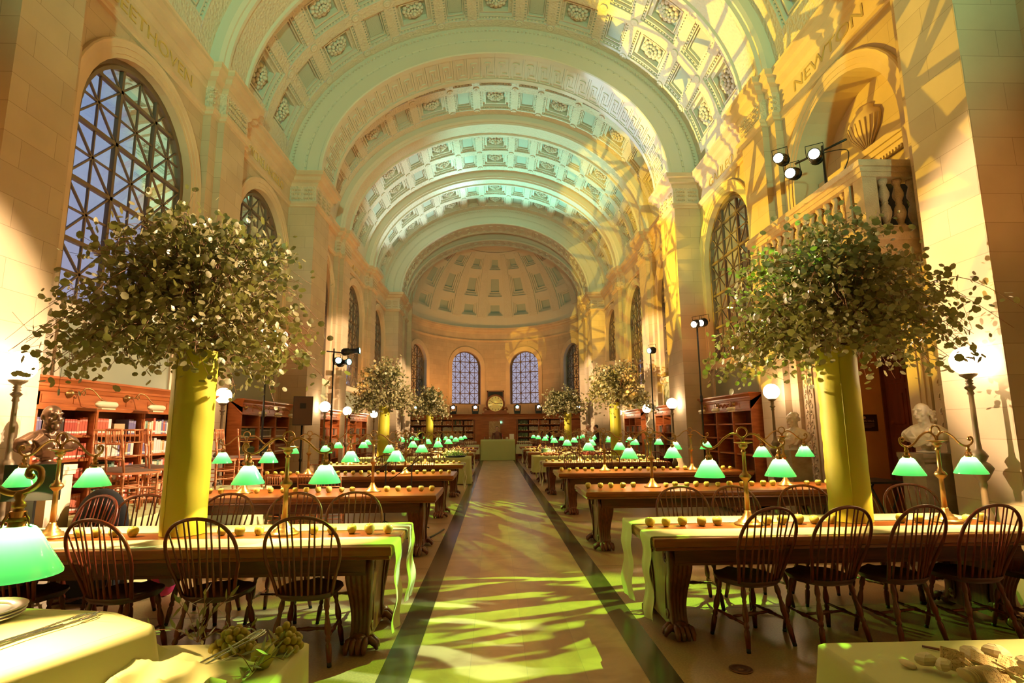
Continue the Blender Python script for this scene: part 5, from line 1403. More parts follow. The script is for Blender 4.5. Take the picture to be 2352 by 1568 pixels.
spotlight((-3.55,12.88,3.15), (1.0,9.4,3.2), LENS_T, 'teal-lensed spotlight on the left pier stand, right of two below')
for i, (x, l) in enumerate(((-4.03,'left'),(-3.80,'right'))):
    m = MB(); m.box(-.06,.06,-.06,.06,-.06,.06); o = m.build('flood_light', CREAM, None, (x,12.98,2.90)); tag(o, 'small pale flood lamp clamped low on the left pier stand, %s of two' % l, 'stage light')
stand(4.25, 11.9, 0, 3.85, 'tall black lighting stand right of the big right pier')
for i, (dx, l) in enumerate(((-.06,'left'),(.10,'right'))): spotlight((4.20+dx,11.80,3.80+.03*i), (0,8.5,2.5), LENS_W, 'small bright spotlight atop the stand by the right pier, %s of two' % l, L=.2)
stand(4.12, 15.15, 0, 3.78, 'black lighting stand beyond the big right pier')
spotlight((4.05,15.05,3.68), (-1.5,11,2.6), LENS_T, 'pale-lensed spotlight on the stand beyond the right pier', L=.26)
# loudspeakers
def speaker(loc, rz, label, s=1.0):
    t = thing('loudspeaker', label, 'loudspeaker', loc, rz, sc=(s,s,s))
    m = MB(); m.add([(-.20,-.17,0),(.20,-.17,0),(.13,.17,0),(-.13,.17,0),(-.20,-.17,.62),(.20,-.17,.62),(.13,.17,.62),(-.13,.17,.62)], [(3,2,1,0),(4,5,6,7),(0,1,5,4),(1,2,6,5),(2,3,7,6),(3,0,4,7)])
    m.build('cabinet', mat('speaker_brown_black', (.045,.025,.018), .55), t); g = MB(); g.box(-.185,.185,-.178,-.170,.02,.60); g.build('grille', mat('grille', (.10,.05,.035), .5, .3), t)
    h = MB(); h.box(-.06,.06,-.186,-.178,.36,.47); h.build('badge_plate', BLACK, t); return t
stand(-4.38, 12.35, 0, 1.70, 'black tripod under the loudspeaker by the left pier', r=.02)
speaker((-4.38,12.35,1.702), .35, 'brown-black loudspeaker on a tripod by the left pier')
stand(3.90, 19.3, 0, 3.35, 'tall stand behind the right middle crown'); speaker((3.90,19.3,3.352), -.3, 'black loudspeaker high behind the right middle eucalyptus crown', .9)
speaker((-3.62,32.1,3.05), .1, 'black loudspeaker high on the left of the apse', 1.05); stand(-3.62,32.1,0,3.04,'stand behind the far bookcase at left')
speaker((3.40,32.1,3.0), -.1, 'dark loudspeaker with reddish grille high on the right of the apse', 1.05); stand(3.40,32.1,0,2.99,'stand behind the far bookcase at right')
# ------------------------------------------------------------------ far bookcase across the apse
BL, BX = 9.5, -4.88
fb = bookcase('bookcase', BL, 2.42, .38, 8, [.45,.82,1.16,1.50,1.84], 'long oak bookcase across the apse under the arched windows', .30); fb.location = (BX,30.9,0)
m = MB(); R = random.Random(21)
for z in (1.84,1.50,1.16,.82):
    for b_ in range(8):
        if b_ in (3,4): continue
        for h_ in range(2):
            x = BX+BL*b_/8+.06+h_*BL/16; x1 = BX+BL*b_/8+BL/16*(h_+1)-.05; pal = R.choice(((0,2),(2,2),(1,0),(3,3),(2,0)))
            if b_ == 5 and h_ == 0: pal = (1,4)
            while x < x1:
                w = R.uniform(.035,.055); m.box(x,x+w-.005,30.95,31.12,z+.001,z+R.uniform(.19,.24),R.choice(pal)); m.box(x+.004,x+w-.01,30.944,30.95,z+.02,z+.05,5) if R.random() < .5 else None; x += w
o = m.build('apse_books', [bookmat((.42,.13,.05)),bookmat((.06,.07,.03)),bookmat((.50,.26,.12)),bookmat((.45,.36,.22)),bookmat((.10,.14,.06)),BOOKBAND]); tag(o, 'rows of distant leather books on the long apse bookcase', 'books', kind='stuff')
m = MB(); m.box(BX+BL*3/8+.05, BX+BL*5/8-.05, -0+30.86, 30.90, .12, 2.12)
for k in range(4):
    x0 = BX+BL*3/8+.1+k*.55; m.box(x0,x0+.05,30.84,30.86,.12,2.12)
o = m.build('cupboard_door', CASEW); o.parent = fb; o.matrix_parent_inverse = Matrix.Translation((-BX,-30.9,0))
m = MB(); m.box(-.50,.12,30.80,30.84,.95,2.02); o = m.build('map_case', mat('card_drawers', (.62,.40,.20), .6, bump=('noise', 14, 1.0), mix=((.45,.25,.10), 8, (2,1,4), 4))); tag(o, 'tan paper-covered panel in the middle of the apse bookcase', 'panel')
m = MB(); m.box(BX+BL*7/8+.05, BX+BL-.05, 30.86, 30.90, .12, 2.08)
for k in range(2): 
    for z0,z1 in ((.2,.9),(1.0,1.6),(1.65,2.02)): m.box(BX+BL*7/8+.1+k*.55, BX+BL*7/8+.58+k*.55, 30.845, 30.86, z0, z1)
o = m.build('cupboard_door', CASEW); o.parent = fb; o.matrix_parent_inverse = Matrix.Translation((-BX,-30.9,0))
# clock and portrait
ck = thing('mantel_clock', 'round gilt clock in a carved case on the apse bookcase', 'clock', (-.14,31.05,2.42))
m = MB(); m.box(-.75,.75,-.12,.15,0,.06); m.box(-.62,.62,-.10,.15,.06,.20); m.build('plinth', CASEW, ck)
m = MB(); m.lathe([(.42,-.10),(.50,-.08),(.53,0),(.50,.06),(.44,.08)], 30, 0, TR(0,0,.56) @ RX(pi/2)); m.box(-.38,.38,-.04,.1,.18,.5)
for s in (-1,1): m.tube(crv([(s*.66,0,.20),(s*.60,0,.34),(s*.46,0,.30),(s*.40,0,.40)],4), .05, 7)
m.build('case', CASEW, ck)
m = MB(); m.lathe([(0,.101),(.42,.10)], 30, 0, TR(0,0,.56) @ RX(pi/2)); m.build('dial', mat('gilt_dial_glow', (.85,.62,.15), .35, .6, emit=((1,.6,.12), .35)), ck)  # faint emission stands in for yellow light reflected by the gilt
m = MB()
for k in range(12): a = k*pi/6; m.box(-.012,.012,-.108,-.104,.30,.385,0,TR(0,0,.56) @ RY(a))
m.box(-.014,.014,-.114,-.109,-.03,.26,0,TR(0,0,.56) @ RY(-1.1)); m.box(-.012,.012,-.118,-.114,-.03,.34,0,TR(0,0,.56) @ RY(1.5)); m.build('hands_and_marks', BLACK, ck)
pt = thing('portrait_painting', 'dark framed portrait standing behind the gilt clock', 'painting', (-.14,31.24,2.425))
m = MB(); m.box(-.44,.44,-.02,.02,0,1.26); m.build('canvas', mat('dark_canvas', (.03,.012,.008), .5), pt)
m = MB()
for b in ((-.48,-.41,0,1.3),(.41,.48,0,1.3),(-.48,.48,0,.07),(-.48,.48,1.22,1.3)): m.box(b[0],b[1],-.05,.02,b[2],b[3])
m.build('frame', CASEW, pt); m = MB(); m.ball((.02,-.025,1.02), .06, 10, 8, 0, 1.3, None, 1, .15); m.ball((.02,-.024,.80), .13, 10, 8, 0, 1.0, None, 1, .08); m.build('painted_figure', mat('figure_paint', (.30,.14,.07), .6), pt)
# moving heads along the bookcase top
for i, (x, lm) in enumerate(((-4.55,LENS_T),(-2.47,LENS_C),(-1.25,LENS_C),(1.07,LENS_T),(2.25,LENS_C),(4.45,LENS_C))):
    t = thing('moving_head_light', 'moving-head stage light on the apse bookcase, %s from the left' % nth(i,6), 'stage light', (x,31.05,2.425), group='moving heads on the far bookcase')
    m = MB(); m.box(-.17,.17,-.13,.13,0,.12); m.build('base', BLACK, t); m = MB(); m.box(-.19,-.14,-.07,.07,.12,.46); m.box(.14,.19,-.07,.07,.12,.46); m.box(-.15,.15,-.07,.07,.121,.16); m.build('yoke', BLACK, t)
    m = MB(); m.lathe([(0,-.15),(.09,-.13),(.12,0),(.11,.14),(.09,.16),(.0,.161)], 16, 0, TR(0,0,.42) @ RX(pi/2+.35)); m.build('head', BLACK, t); m = MB(); m.ball((0,0,.165), .085, 12, 8, 0, .4, TR(0,0,.42) @ RX(pi/2+.35)); m.build('lens', lm, t)

# ------------------------------------------------------------------ linens: generic draped cloth
def drape(name, x0, x1, y0, y1, z, drop, m_, label, cat='tablecloth', fold=.02, nf=9, seed=0, rad=.02, flare=.03):
    R = random.Random(seed); ph = R.uniform(0,6)
    P = []      # perimeter samples with outward normals
    def arc(cx, cy, a0): return [((cx+rad*cos(a0+pi/2*k/4), cy+rad*sin(a0+pi/2*k/4)), (cos(a0+pi/2*k/4), sin(a0+pi/2*k/4))) for k in range(5)]
    n1 = max(8, int((x1-x0)*22)); n2 = max(8, int((y1-y0)*22))
    P += [((x0+rad+(x1-x0-2*rad)*k/n1, y0), (0,-1)) for k in range(1,n1)]; P += arc(x1-rad, y0+rad, -pi/2)
    P += [((x1, y0+rad+(y1-y0-2*rad)*k/n2), (1,0)) for k in range(1,n2)]; P += arc(x1-rad, y1-rad, 0)
    P += [((x1-rad-(x1-x0-2*rad)*k/n1, y1), (0,1)) for k in range(1,n1)]; P += arc(x0+rad, y1-rad, pi/2)
    P += [((x0, y1-rad-(y1-y0-2*rad)*k/n2), (-1,0)) for k in range(1,n2)]; P += arc(x0+rad, y0+rad, pi)
    n = len(P); L = 0; cum = []
    for i in range(n): cum.append(L); a = P[i][0]; b = P[(i+1)%n][0]; L += sqrt((a[0]-b[0])**2+(a[1]-b[1])**2)
    mb = MB(); rows = 12; v = [(p[0]-nn[0]*.012, p[1]-nn[1]*.012, z) for p, nn in P]
    for j in range(rows+1):
        t = j/rows; 
        for i, (p, nn) in enumerate(P):
            s = cum[i]; w = fold*(t**.7)*(sin(s*nf+ph)+.5*sin(s*nf*1.7+ph*2))+flare*t+.004
            v.append((p[0]+nn[0]*w, p[1]+nn[1]*w, z-.008-drop*t))
    f = [(j*n+i, j*n+(i+1)%n, (j+1)*n+(i+1)%n, (j+1)*n+i) for j in range(rows+1) for i in range(n)]
    mb.add(v, f, 0, True); mb.add([(p[0]-nn[0]*.012, p[1]-nn[1]*.012, z) for p, nn in P], [tuple(range(n))])
    o = mb.build(name, m_); tag(o, label, cat); return o
drape('tablecloth', LX1-TL-.02, LX1+.02, LY[4]-.02, LY[4]+TW+.02, .772, .74, CLOTH_G, 'green linen to the floor over the fifth table left of the aisle', fold=.022, seed=2)
drape('tablecloth', RX0-.02, RX0+3.42, RY_[4]-.02, RY_[4]+TW+.02, .772, .45, CLOTH_G, 'green linen over the fifth table right of the aisle', fold=.025, seed=3)
# loose corner hanging at the aisle end of that cloth
m = MB(); m.grid(lambda u, v: (RX0-.05+.42*u*(1-v)+.10*v+.03*sin(u*7), RY_[4]-.045-.03*sin(u*5+v*4), .765-.62*v*(1-.25*u)), 12, 12); o = m.build('cloth_corner', CLOTH_G); tag(o, 'pointed corner of green linen hanging from the fifth table right of the aisle', 'tablecloth')
# bar at the end of the aisle
drape('bar_cloth', -.92, .86, 29.2, 29.9, 1.06, 1.04, CLOTH_G, 'green linen bar at the far end of the aisle', 'bar', fold=.015, nf=6, seed=4)
m = MB(); m.box(-.90,.84,29.22,29.88,.02,1.045); tag(m.build('bar_table', CASED), 'table under the green linen of the far bar', 'table')
for s, l in ((-1,'left'),(1,'right')):
    x0, x1 = (-2.0,-.98) if s < 0 else (.92,1.75)
    drape('tablecloth', x0, x1, 29.0, 29.6, .80, .46, CLOTH_L, 'pale linen over the glass table %s of the far bar' % l, fold=.01, seed=5+s)
    t = thing('side_table', 'folding table of glasses %s of the far bar' % l, 'table', ((x0+x1)/2,29.3,0)); w = (x1-x0)/2-.04
    m = MB(); m.box(-w,w,-.27,.27,.76,.79); m.build('top', CASED, t)
    for sx in (-1,1):
        for sy in (-1,1): m = MB(); m.box(sx*w-.02,sx*w+.02,sy*.24-.02,sy*.24+.02,0,.76); m.build('leg', CASED, t)
gm = MB(); gm.lathe([(0,0),(.028,.0),(.028,.004),(.005,.008),(.004,.07),(.03,.10),(.036,.14),(.032,.17)], 12)
GLS = mat('cream_glass', (.85,.72,.48), .15, spec=.8, coat=.6)
GOB = None
def goblet(x, y, z, label, group, mt=GLS, s=1.0):
    global GOB
    if GOB is None: GOB = gm.build('wine_glass', mt); o = GOB
    else: o = GOB.copy(); COL.objects.link(o)
    o.location = (x,y,z); o.scale = (s,s,s); tag(o, label, 'glass', group)
for s, l, x0, n in ((-1,'left',-1.92,9),(1,'right',1.0,8)):
    for r in range(3):
        for k in range(n): goblet(x0+k*.095, 29.08+r*.14, .803, 'upright glass in the ranks on the linen table %s of the far bar' % l, 'glasses on the table %s of the bar' % l)
R = random.Random(31)
for k in range(34):
    goblet(-1.15-R.random()*2.2, LY[4]+.35+R.random()*.62, .776, 'glass among the crowd on the green buffet left of the aisle', 'glasses on the left buffet')
for k in range(26): goblet(-1.1-R.random()*3.0, LY[5]+.15+R.random()*.3, .762, 'glass on the sixth table left of the aisle', 'glasses on the sixth left table')
for k in range(26): goblet(1.4+R.random()*2.6, RY_[5]+.15+R.random()*.3, .762, 'glass on the sixth table right of the aisle', 'glasses on the sixth right table')
def candle(x, y, z, label, c=(.7,.05,.06)):
    t = thing('candle', label, 'candle', (x,y,z)); m = MB(); m.lathe([(0,0),(.012,0),(.012,.11),(0,.112)], 8); m.build('holder', SILVER, t); m = MB(); m.lathe([(.010,.113),(.010,.27),(0,.272)], 8); m.build('wax', mat('red_wax', c, .4), t)
for x, l in ((-.72,'left'),(-.44,'second'),(.22,'right')): candle(x, 29.4, 1.061, 'slim red candle on the far bar, %s one' % l)
m = MB(); m.box(-.12,.12,-.01,.01,0,.28,0,RX(-.15)); tag(m.build('menu_card', mat('paper_white', (.85,.75,.6), .7), None, (.70,29.5,1.063)), 'white card propped on the right end of the far bar', 'sign')
m = MB(); m.lathe([(0,0),(.07,0),(.08,.05),(.06,.12),(0,.12)], 12); tag(m.build('votive_jar', GLS, None, (.45,29.45,1.061)), 'small pale jar beside the card on the far bar', 'jar')
# platters and buffet food on the fifth tables
def pile(name, x, y, z, n, sx, sy, r, mt, label, cat, seed, hz=.6):
    R = random.Random(seed); m = MB()
    for k in range(n):
        u, v = R.gauss(0,.4), R.gauss(0,.4); m.ball((x+u*sx, y+v*sy, z+r*.6+max(0,(.8-u*u-v*v))*hz*r*R.random()*3), r*R.uniform(.7,1.2), 7, 5, 0, R.uniform(.6,1))
    o = m.build(name, mt); tag(o, label, cat, kind='stuff'); return o
pile('bread_pile', 1.45, RY_[4]+.35, .785, 60, .35, .25, .04, mat('bread_crust', (.65,.25,.08), .6), 'heap of reddish rolls at the aisle end of the right buffet', 'food', 1)
pile('fruit_pile', 2.75, RY_[4]+.40, .785, 60, .35, .25, .04, mat('red_fruit', (.55,.08,.04), .4), 'heap of red fruit along the right buffet', 'food', 2)
pile('pastry_pile', 2.05, RY_[4]+.40, .785, 60, .4, .3, .035, mat('pale_pastry', (.8,.62,.30), .6), 'heap of pale pastries in the middle of the right buffet', 'food', 3)
def leafy(name, x, y, z, n, sp, label, seed, s=.05, mt=LEAF, cat='greens'):
    R = random.Random(seed); m = MB()
    for k in range(n):
        p = Vector((x+R.gauss(0,sp[0]), y+R.gauss(0,sp[1]), z+abs(R.gauss(0,sp[2])))); d = Vector((R.gauss(0,1),R.gauss(0,1),R.uniform(.1,1))).normalized(); w = d.cross(Vector((0,0,1))).normalized(); e = s*R.uniform(.6,1.2)
        m.add([p, p+d*e*.5+w*e*.18, p+d*e, p+d*e*.5-w*e*.18], [(0,1,2,3)], 0, True)
    o = m.build(name, mt); tag(o, label, cat, kind='stuff'); return o
m = MB(); m.lathe([(0,0),(.26,0),(.34,.03),(.33,.035),(0,.01)], 26); tag(m.build('black_platter', BLACK, None, (-1.38, LY[4]+.38, .774)), 'black platter of greens at the aisle end of the left buffet', 'platter')
leafy('salad_greens', -1.38, LY[4]+.38, .80, 420, (.15,.12,.06), 'heap of green leaves on the black platter of the left buffet', 8, .10, mat('lettuce', (.22,.40,.10), .5, translucent=((.3,.6,.1),.3)))
t = thing('serving_pot', 'small green-lidded pot on the right buffet', 'pot', (1.42, RY_[4]+.80, .774)); m = MB(); m.lathe([(0,0),(.14,0),(.16,.05),(.16,.16),(.0,.16)], 20); m.build('bowl', mat('green_enamel', (.15,.32,.12), .3), t); m = MB(); m.lathe([(.165,.161),(.12,.20),(.02,.22),(.02,.24),(.03,.26),(0,.27)], 20); m.build('lid', mat('green_enamel', (0,0,0)), t)

# ------------------------------------------------------------------ gilt ballroom chairs on linen-covered platforms at left
def make_chiavari():
    t = thing('ballroom_chair', '', 'chair')
    def bam(m, a, b, r=.011):
        d = Vector(b)-Vector(a); L = d.length; pr = [(r,0)]
        k = max(1,int(L/.13))
        for i in range(1,k+1): z = L*i/(k+.5); pr += [(r,z-.006),(r*1.35,z),(r,z+.006)]
        pr.append((r,L)); m.lathe(pr, 7, 0, frame(a,d))
    for sx in (-1,1):
        m = MB(); bam(m,(sx*.17,-.17,0),(sx*.185,-.16,.44)); m.build('leg', CHIAV, t); m = MB(); bam(m,(sx*.19,.18,0),(sx*.175,.17,.45)); bam(m,(sx*.175,.17,.45),(sx*.155,.22,.90)); m.build('back_post', CHIAV, t)
    m = MB()
    for z in (.14,.26):
        bam(m,(-.17,-.17,z),(.17,-.17,z),.008); bam(m,(-.18,.175,z),(.18,.175,z),.008)
        for sx in (-1,1): bam(m,(sx*.175,-.165,z+.03),(sx*.183,.175,z+.03),.008)
    m.build('rungs', CHIAV, t)
    m = MB(); m.box(-.19,.19,-.19,.19,.425,.45); m.build('seat_frame', CHIAV, t)
    m = MB(); m.grid(lambda u,v: (-.185+.37*u,-.185+.37*v,.452+.028*(1-(2*u-1)**4)*(1-(2*v-1)**4)), 10, 10); m.build('seat_pad', mat('brown_pad', (.16,.09,.06), .7), t)
    m = MB(); bam(m,(-.16,.215,.89),(.16,.215,.89),.012); bam(m,(-.165,.20,.74),(.165,.20,.74),.009); bam(m,(-.17,.18,.58),(.17,.18,.58),.009)
    for k in range(6): x = -.125+k*.05; bam(m,(x,.198,.745),(x*.97,.213,.885),.006)
    m.build('back_rails', CHIAV, t); return t
CV = make_chiavari(); _cv = True
for i, (x, y, z, rz, l) in enumerate(((-4.45,6.55,.722,1.2,'on the near platform by the bronze bust, rearmost'),(-4.08,6.22,.722,2.6,'on the near platform right behind the bust'),(-4.10,6.85,.722,2.2,'on the near platform beside the satin column'),
        (-4.48,7.02,.722,.9,'on the near platform against the bookcase'),(-4.40,8.72,.722,2.8,'on the far platform by the second globe'),(-4.05,9.10,.722,2.0,'on the far platform, its back to the wall'),(-4.42,9.28,.722,1.7,'on the far platform against the pilaster'),
        (-3.62,9.35,0,2.7,'on the floor beside the far platform'),(-3.15,9.42,0,2.9,'on the floor behind the second table'),(-2.75,9.0,0,3.3,'on the floor close behind the second table'),(-3.85,12.1,0,2.8,'on the floor beyond the third table'))):
    lab = 'gilt ballroom chair '+l
    if _cv: CV.location = (x,y,z); CV.rotation_euler = (0,0,rz); CV['label'] = lab; CV['group'] = 'gilt ballroom chairs'; _cv = False
    else: dup(CV, (x,y,z), rz, lab)
for (x0,x1,y0,y1,l) in ((-4.72,-3.86,5.96,7.22,'near platform behind the bronze bust'),(-4.72,-3.86,8.48,9.52,'far platform behind the second table')):
    m = MB(); m.box(x0+.02,x1-.02,y0+.02,y1-.02,.0,.71); o = m.build('platform', CASED); tag(o, 'low box of the %s' % l, 'platform')
    drape('platform_cloth', x0, x1, y0, y1, .72, .66, CLOTH_F, 'pale cloth over the %s' % l, fold=.006, seed=9)
for i, (x, y, w, h, l) in enumerate(((-2.5,6.55,.42,.30,'white carton between the first two tables, nearer the aisle'),(-3.15,6.6,.36,.26,'brown carton between the first two tables, by the satin column'),(-3.5,9.9,.4,.35,'carton on the floor by the far platform'))):
    m = MB(); m.box(-w/2,w/2,-.16,.16,0,h); o = m.build('carton', WHITE if i == 0 else CARD, None, (x,y,0), .1*i); tag(o, l, 'box')
# black case, dark jacket and pink bag behind the left chairs
t = thing('flat_monitor', 'black monitor-like panel standing on the far left end of the front left table', 'monitor', (-4.13,4.98,TH), .2)
m = MB(); m.box(-.21,.21,-.012,.012,.26,.56); m.build('screen_panel', BLACKCLOTH, t); m = MB(); m.box(-.03,.03,-.01,.03,.01,.30); m.box(-.11,.11,-.08,.08,.0005,.012); m.build('foot', BLACK, t)
m = MB(); m.ball((0,0,.72), .30, 18, 12, 0, 1.12, None, 1, .38); m.ball((-.16,0,.55), .16, 12, 8, 0, 1.6, None, 1, .6); m.ball((.17,0,.55), .15, 12, 8, 0, 1.6, None, 1, .6); m.box(-.26,.26,-.08,.08,.02,.5)
jk = remeshed(m, .02, BLACKCLOTH, 'black_jacket', None, 3); jk.location = (-3.98,5.66,0); jk.scale = (.85,1,1); tag(jk, 'bulky black jacket hung over a chair behind the front left table', 'jacket')
t = thing('backpack', 'pink and grey backpack behind the front left chairs', 'bag', (-3.45,5.86,0), .3)
m = MB(); m.ball((0,0,.32), .17, 14, 10, 0, 1.9, None, 1, .7); m.build('body', mat('pink_nylon', (.75,.06,.28), .5), t); m = MB(); m.ball((.06,-.08,.28), .12, 12, 8, 0, 1.5, None, 1, .6); m.build('pocket', mat('grey_nylon', (.18,.15,.14), .6), t)
# microphone stands between the second and third tables
for i, (x, l) in enumerate(((-1.56,'nearer the aisle'),(-1.98,'further from the aisle'))):
    t = thing('microphone_stand', 'black boom microphone stand behind the second left table, '+l, 'stand', (x,9.35,0))
    m = MB(); m.tube([(0,0,.1),(0,0,1.02)], .010, 7); m.build('pole', BLACK, t); m = MB(); m.tube([(-.30 if i else -.34,0,.84 if i else .80),(0,0,1.03),(.22,0,1.20)] if i else [(-.36,0,.78),(0,0,1.02),(.14,0,1.12)], .008, 6); m.build('boom', BLACK, t)
    for k in range(3): m = MB(); m.tube([(0,0,.14),(.30*cos(k*2.1+.3),.30*sin(k*2.1+.3),.012)], .010, 6); m.build('leg', BLACK, t)
m = MB(); m.tube(crv([(-1.02,9.3,.01),(-1.10,8.9,.012),(-1.18,8.62,.012),(-1.30,8.55,.012),(-1.7,8.75,.012),(-1.55,9.2,.012)],6), .012, 6); tag(m.build('floor_cable', BLACK), 'dark cable on the floor by the second left table', 'cable')
m = MB(); m.lathe([(0,0),(.075,0),(.075,.006),(.055,.008),(.05,.005),(.02,.005),(.018,.009),(0,.009)], 22); tag(m.build('floor_outlet', mat('brown_brass', (.14,.06,.03), .4, .7), None, (1.41,3.92,.0005)), 'round brass floor outlet before the front right chair', 'outlet')
# ------------------------------------------------------------------ people far down the room
def person(x, y, rz, label, shirt, trousers, hair, vest=None):
    t = thing('person', label, 'person', (x,y,0), rz)
    m = MB()   # body, facing +x
    for s in (-1,1):
        m.tube([(0,s*.09,.88),(.01,s*.10,.50),(0,s*.10,.09)], [.085,.060,.042], 10); m.tube([(-.05,s*.10,.05),(.08,s*.11,.04),(.16,s*.12,.03)], [.045,.045,.03], 8)
        m.tube([(0,s*.20,1.40),(-.02,s*.26,1.14),(.10,s*.24,.94),(.20,s*.21,.90)], [.055,.045,.035,.028], 9)
        for k in range(5): m.tube([(.20,s*(.195+.012*k),.90),(.25,s*(.19+.014*k),.885),(.275,s*(.19+.014*k),.865)], .008, 5)
    m.tube([(0,0,.86),(0,0,1.05),(.01,0,1.25),(-.01,0,1.42)], [.15,.13,.155,.13], 14); m.ball((-.01,0,1.36), .13, 14, 9, 0, .75, None, .85, 1.5)
    head(m, TR(0,0,1.50), True)
    b = remeshed(m, .012, [SKIN, shirt, trousers, BLACK], 'body', t)
    me = b.data
    for p in me.polygons:
        z = p.center.z; ar = abs(p.center.y) > .185 and z < 1.0
        p.material_index = 3 if z < .09 else 2 if z < .93 and not ar else 0 if (z > 1.47 or (ar and z < .95)) else 1
    h = MB(); h.ball((-.02,0,1.665), .092, 12, 9, 0, 1.0, None, 1.05, .9); h.build('hair', hair, t)
    if vest: v = MB(); v.tube([(-.01,0,.95),(0,0,1.10),(.01,0,1.25),(-.01,0,1.38)], [.165,.150,.178,.15], 14); v.build('vest', vest, t)
    return t
SH_W = mat('white_shirt', (.70,.60,.50), .8); TRO = mat('black_trousers', (.02,.018,.018), .8); HR = mat('dark_hair', (.04,.02,.012), .7); HR2 = mat('grey_hair', (.45,.32,.24), .7)
person(-4.35, 28.55, -1.2, 'bartender in a white shirt and black vest left of the far bar', SH_W, TRO, HR, mat('black_vest', (.02,.02,.02), .7))
person(3.95, 24.85, 2.6, 'person in a pale shirt standing among the far right tables', SH_W, TRO, HR2)
person(4.38, 25.35, 3.0, 'person in dark clothes beside the far right pier', mat('dark_coat', (.06,.03,.025), .8), TRO, HR)
person(-.06, 30.40, -1.55, 'person with dark hair standing behind the far bar', mat('brown_shirt', (.20,.08,.05), .8), TRO, HR)
# ------------------------------------------------------------------ foreground buffet at left
drape('tablecloth', LX1-TL-.05, LX1+.01, 1.25, 2.36, .768, .30, CLOTH_F, 'green linen over the table at lower left, its square corner in front of the chairs', fold=.006, nf=7, seed=12, rad=.015, flare=.02)
TOPZ = .925
RP = [(-1.38,2.10),(-1.63,2.262),(-2.55,2.42),(-2.55,1.98),(-1.84,1.93),(-1.84,1.30),(-1.76,1.30)]
def rounded(P, r, n=5):
    out = []
    for i, p in enumerate(P):
        a = Vector(P[i-1]); b = Vector(p); c = Vector(P[(i+1)%len(P)]); u = (a-b).normalized(); w = (c-b).normalized()
        for k in range(n+1):
            t = k/n; q = (1-t)**2*(b+u*r)+2*t*(1-t)*b+t*t*(b+w*r); out.append((q.x,q.y))
    return out
def riser():
    P = rounded(RP, .035); n = len(P); mb = MB(); N_ = []
    for i in range(n):
        a = Vector(P[i-1]); c = Vector(P[(i+1)%n]); d = (c-a).normalized(); N_.append((-d.y, d.x))
    # make sure normals point outwards
    cx = sum(p[0] for p in P)/n
    area = sum(P[i-1][0]*P[i][1]-P[i][0]*P[i-1][1] for i in range(n))
    sg = -1 if area > 0 else 1
    N_ = [(a*sg, b*sg) for a, b in N_]
    rows = [(-.03,TOPZ),(-.012,TOPZ-.002),(0,TOPZ-.010),(.007,TOPZ-.03),(.014,TOPZ-.07),(.022,TOPZ-.11),(.030,.772)]
    v = []
    for j, (o, z) in enumerate(rows):
        for i, p in enumerate(P):
            w = .006*sin(i*1.3)*(j/6); v.append((p[0]+N_[i][0]*(o+w), p[1]+N_[i][1]*(o+w), z))
    mb.add(v, [(j*n+i, j*n+(i+1)%n, (j+1)*n+(i+1)%n, (j+1)*n+i) for j in range(len(rows)-1) for i in range(n)], 0, True)
    mb.add([(p[0]-N_[i][0]*.031, p[1]-N_[i][1]*.031, TOPZ) for i, p in enumerate(P)], [tuple(range(n))])
    o = mb.build('cloth_riser', CLOTH_F); tag(o, 'cloth-covered riser holding plates at the lower left corner', 'riser'); return o
riser()
# crumpled swag between the riser and the grapes
def cr(x, y): return sin(x*31+y*17)*.5+sin(x*13-y*41+1.3)*.6+sin(x*53+y*7+2.0)*.25
m = MB(); m.grid(lambda u, v: (-1.62+.60*u+.02*sin(v*8), 1.62+.52*v+.03*sin(u*6), .786+.020*(1-abs(sin((u*1.4+v*.7)*9+1.5*sin(v*5))))+.030*(1-abs(sin((u*.8-v*1.3)*7+1.2*sin(u*4))))**2+.012*sin(u*23+v*9)+.03*(1-u)), 70, 56)
o = m.build('crumpled_linen', CLOTH_F); tag(o, 'crumpled swag of green linen beside the riser at lower left', 'linen')
def plate(x, y, z, r, label, grp=None):
    m = MB(); m.lathe([(0,.004),(r*.55,.003),(r*.6,0),(r*.66,.003),(r*.98,.014),(r,.017),(r*.97,.019),(r*.68,.008),(r*.62,.007),(0,.007)], 40); o = m.build('plate', WHITE, None, (x,y,z)); tag(o, label, 'plate', grp); return o
for k in range(3): plate(-2.06+.004*k, 2.15, TOPZ+.002+k*.012, .150, 'wide cream plate in the low stack on the riser, %s from the top' % nth(2-k,3))
for k in range(7): plate(-2.37+.004*sin(k*2), 2.24, TOPZ+.002+k*.016, .125, 'small plate in the tall stack at the left edge', 'tall stack of small plates')
# silver serving tongs
def tongs(p, q, label, w=.022):
    p = Vector(p); q = Vector(q); d = q-p; s = d.cross(Vector((0,0,1))).normalized()
    t = thing('serving_tongs', label, 'tongs', p)
    for k in (-1,1):
        m = MB(); pts = crv([(0,0,0), d*.1+s*k*w, d*.5+s*k*w*.7, d*.8+s*k*w*1.1, d], 5); m.tube(pts, .0035, 6)
        e = d*.86+s*k*w*1.0; m.tube([e+d.normalized()*(.03*cos(a))+s*(.012*sin(a)) for a in [i*pi/5 for i in range(10)]], .0028, 5, closed=True); m.build('arm', SILVER, t)
    return t
tongs((-1.78,1.80,TOPZ+.012), (-1.65,2.20,TOPZ+.014), 'silver serving tongs lying across the riser')
tongs((-1.22,2.04,.80), (-1.05,2.20,.865), 'silver tongs resting on the grapes', .016)
m = MB()
for k in range(4): m.tube([(-1.80+.006*k,1.80+.03*k,TOPZ+.010),(-1.72+.01*k,2.02+.02*k,TOPZ+.010)], .004, 5)
tag(m.build('serving_fork', SILVER), 'broad silver serving fork beside the tongs on the riser', 'fork')
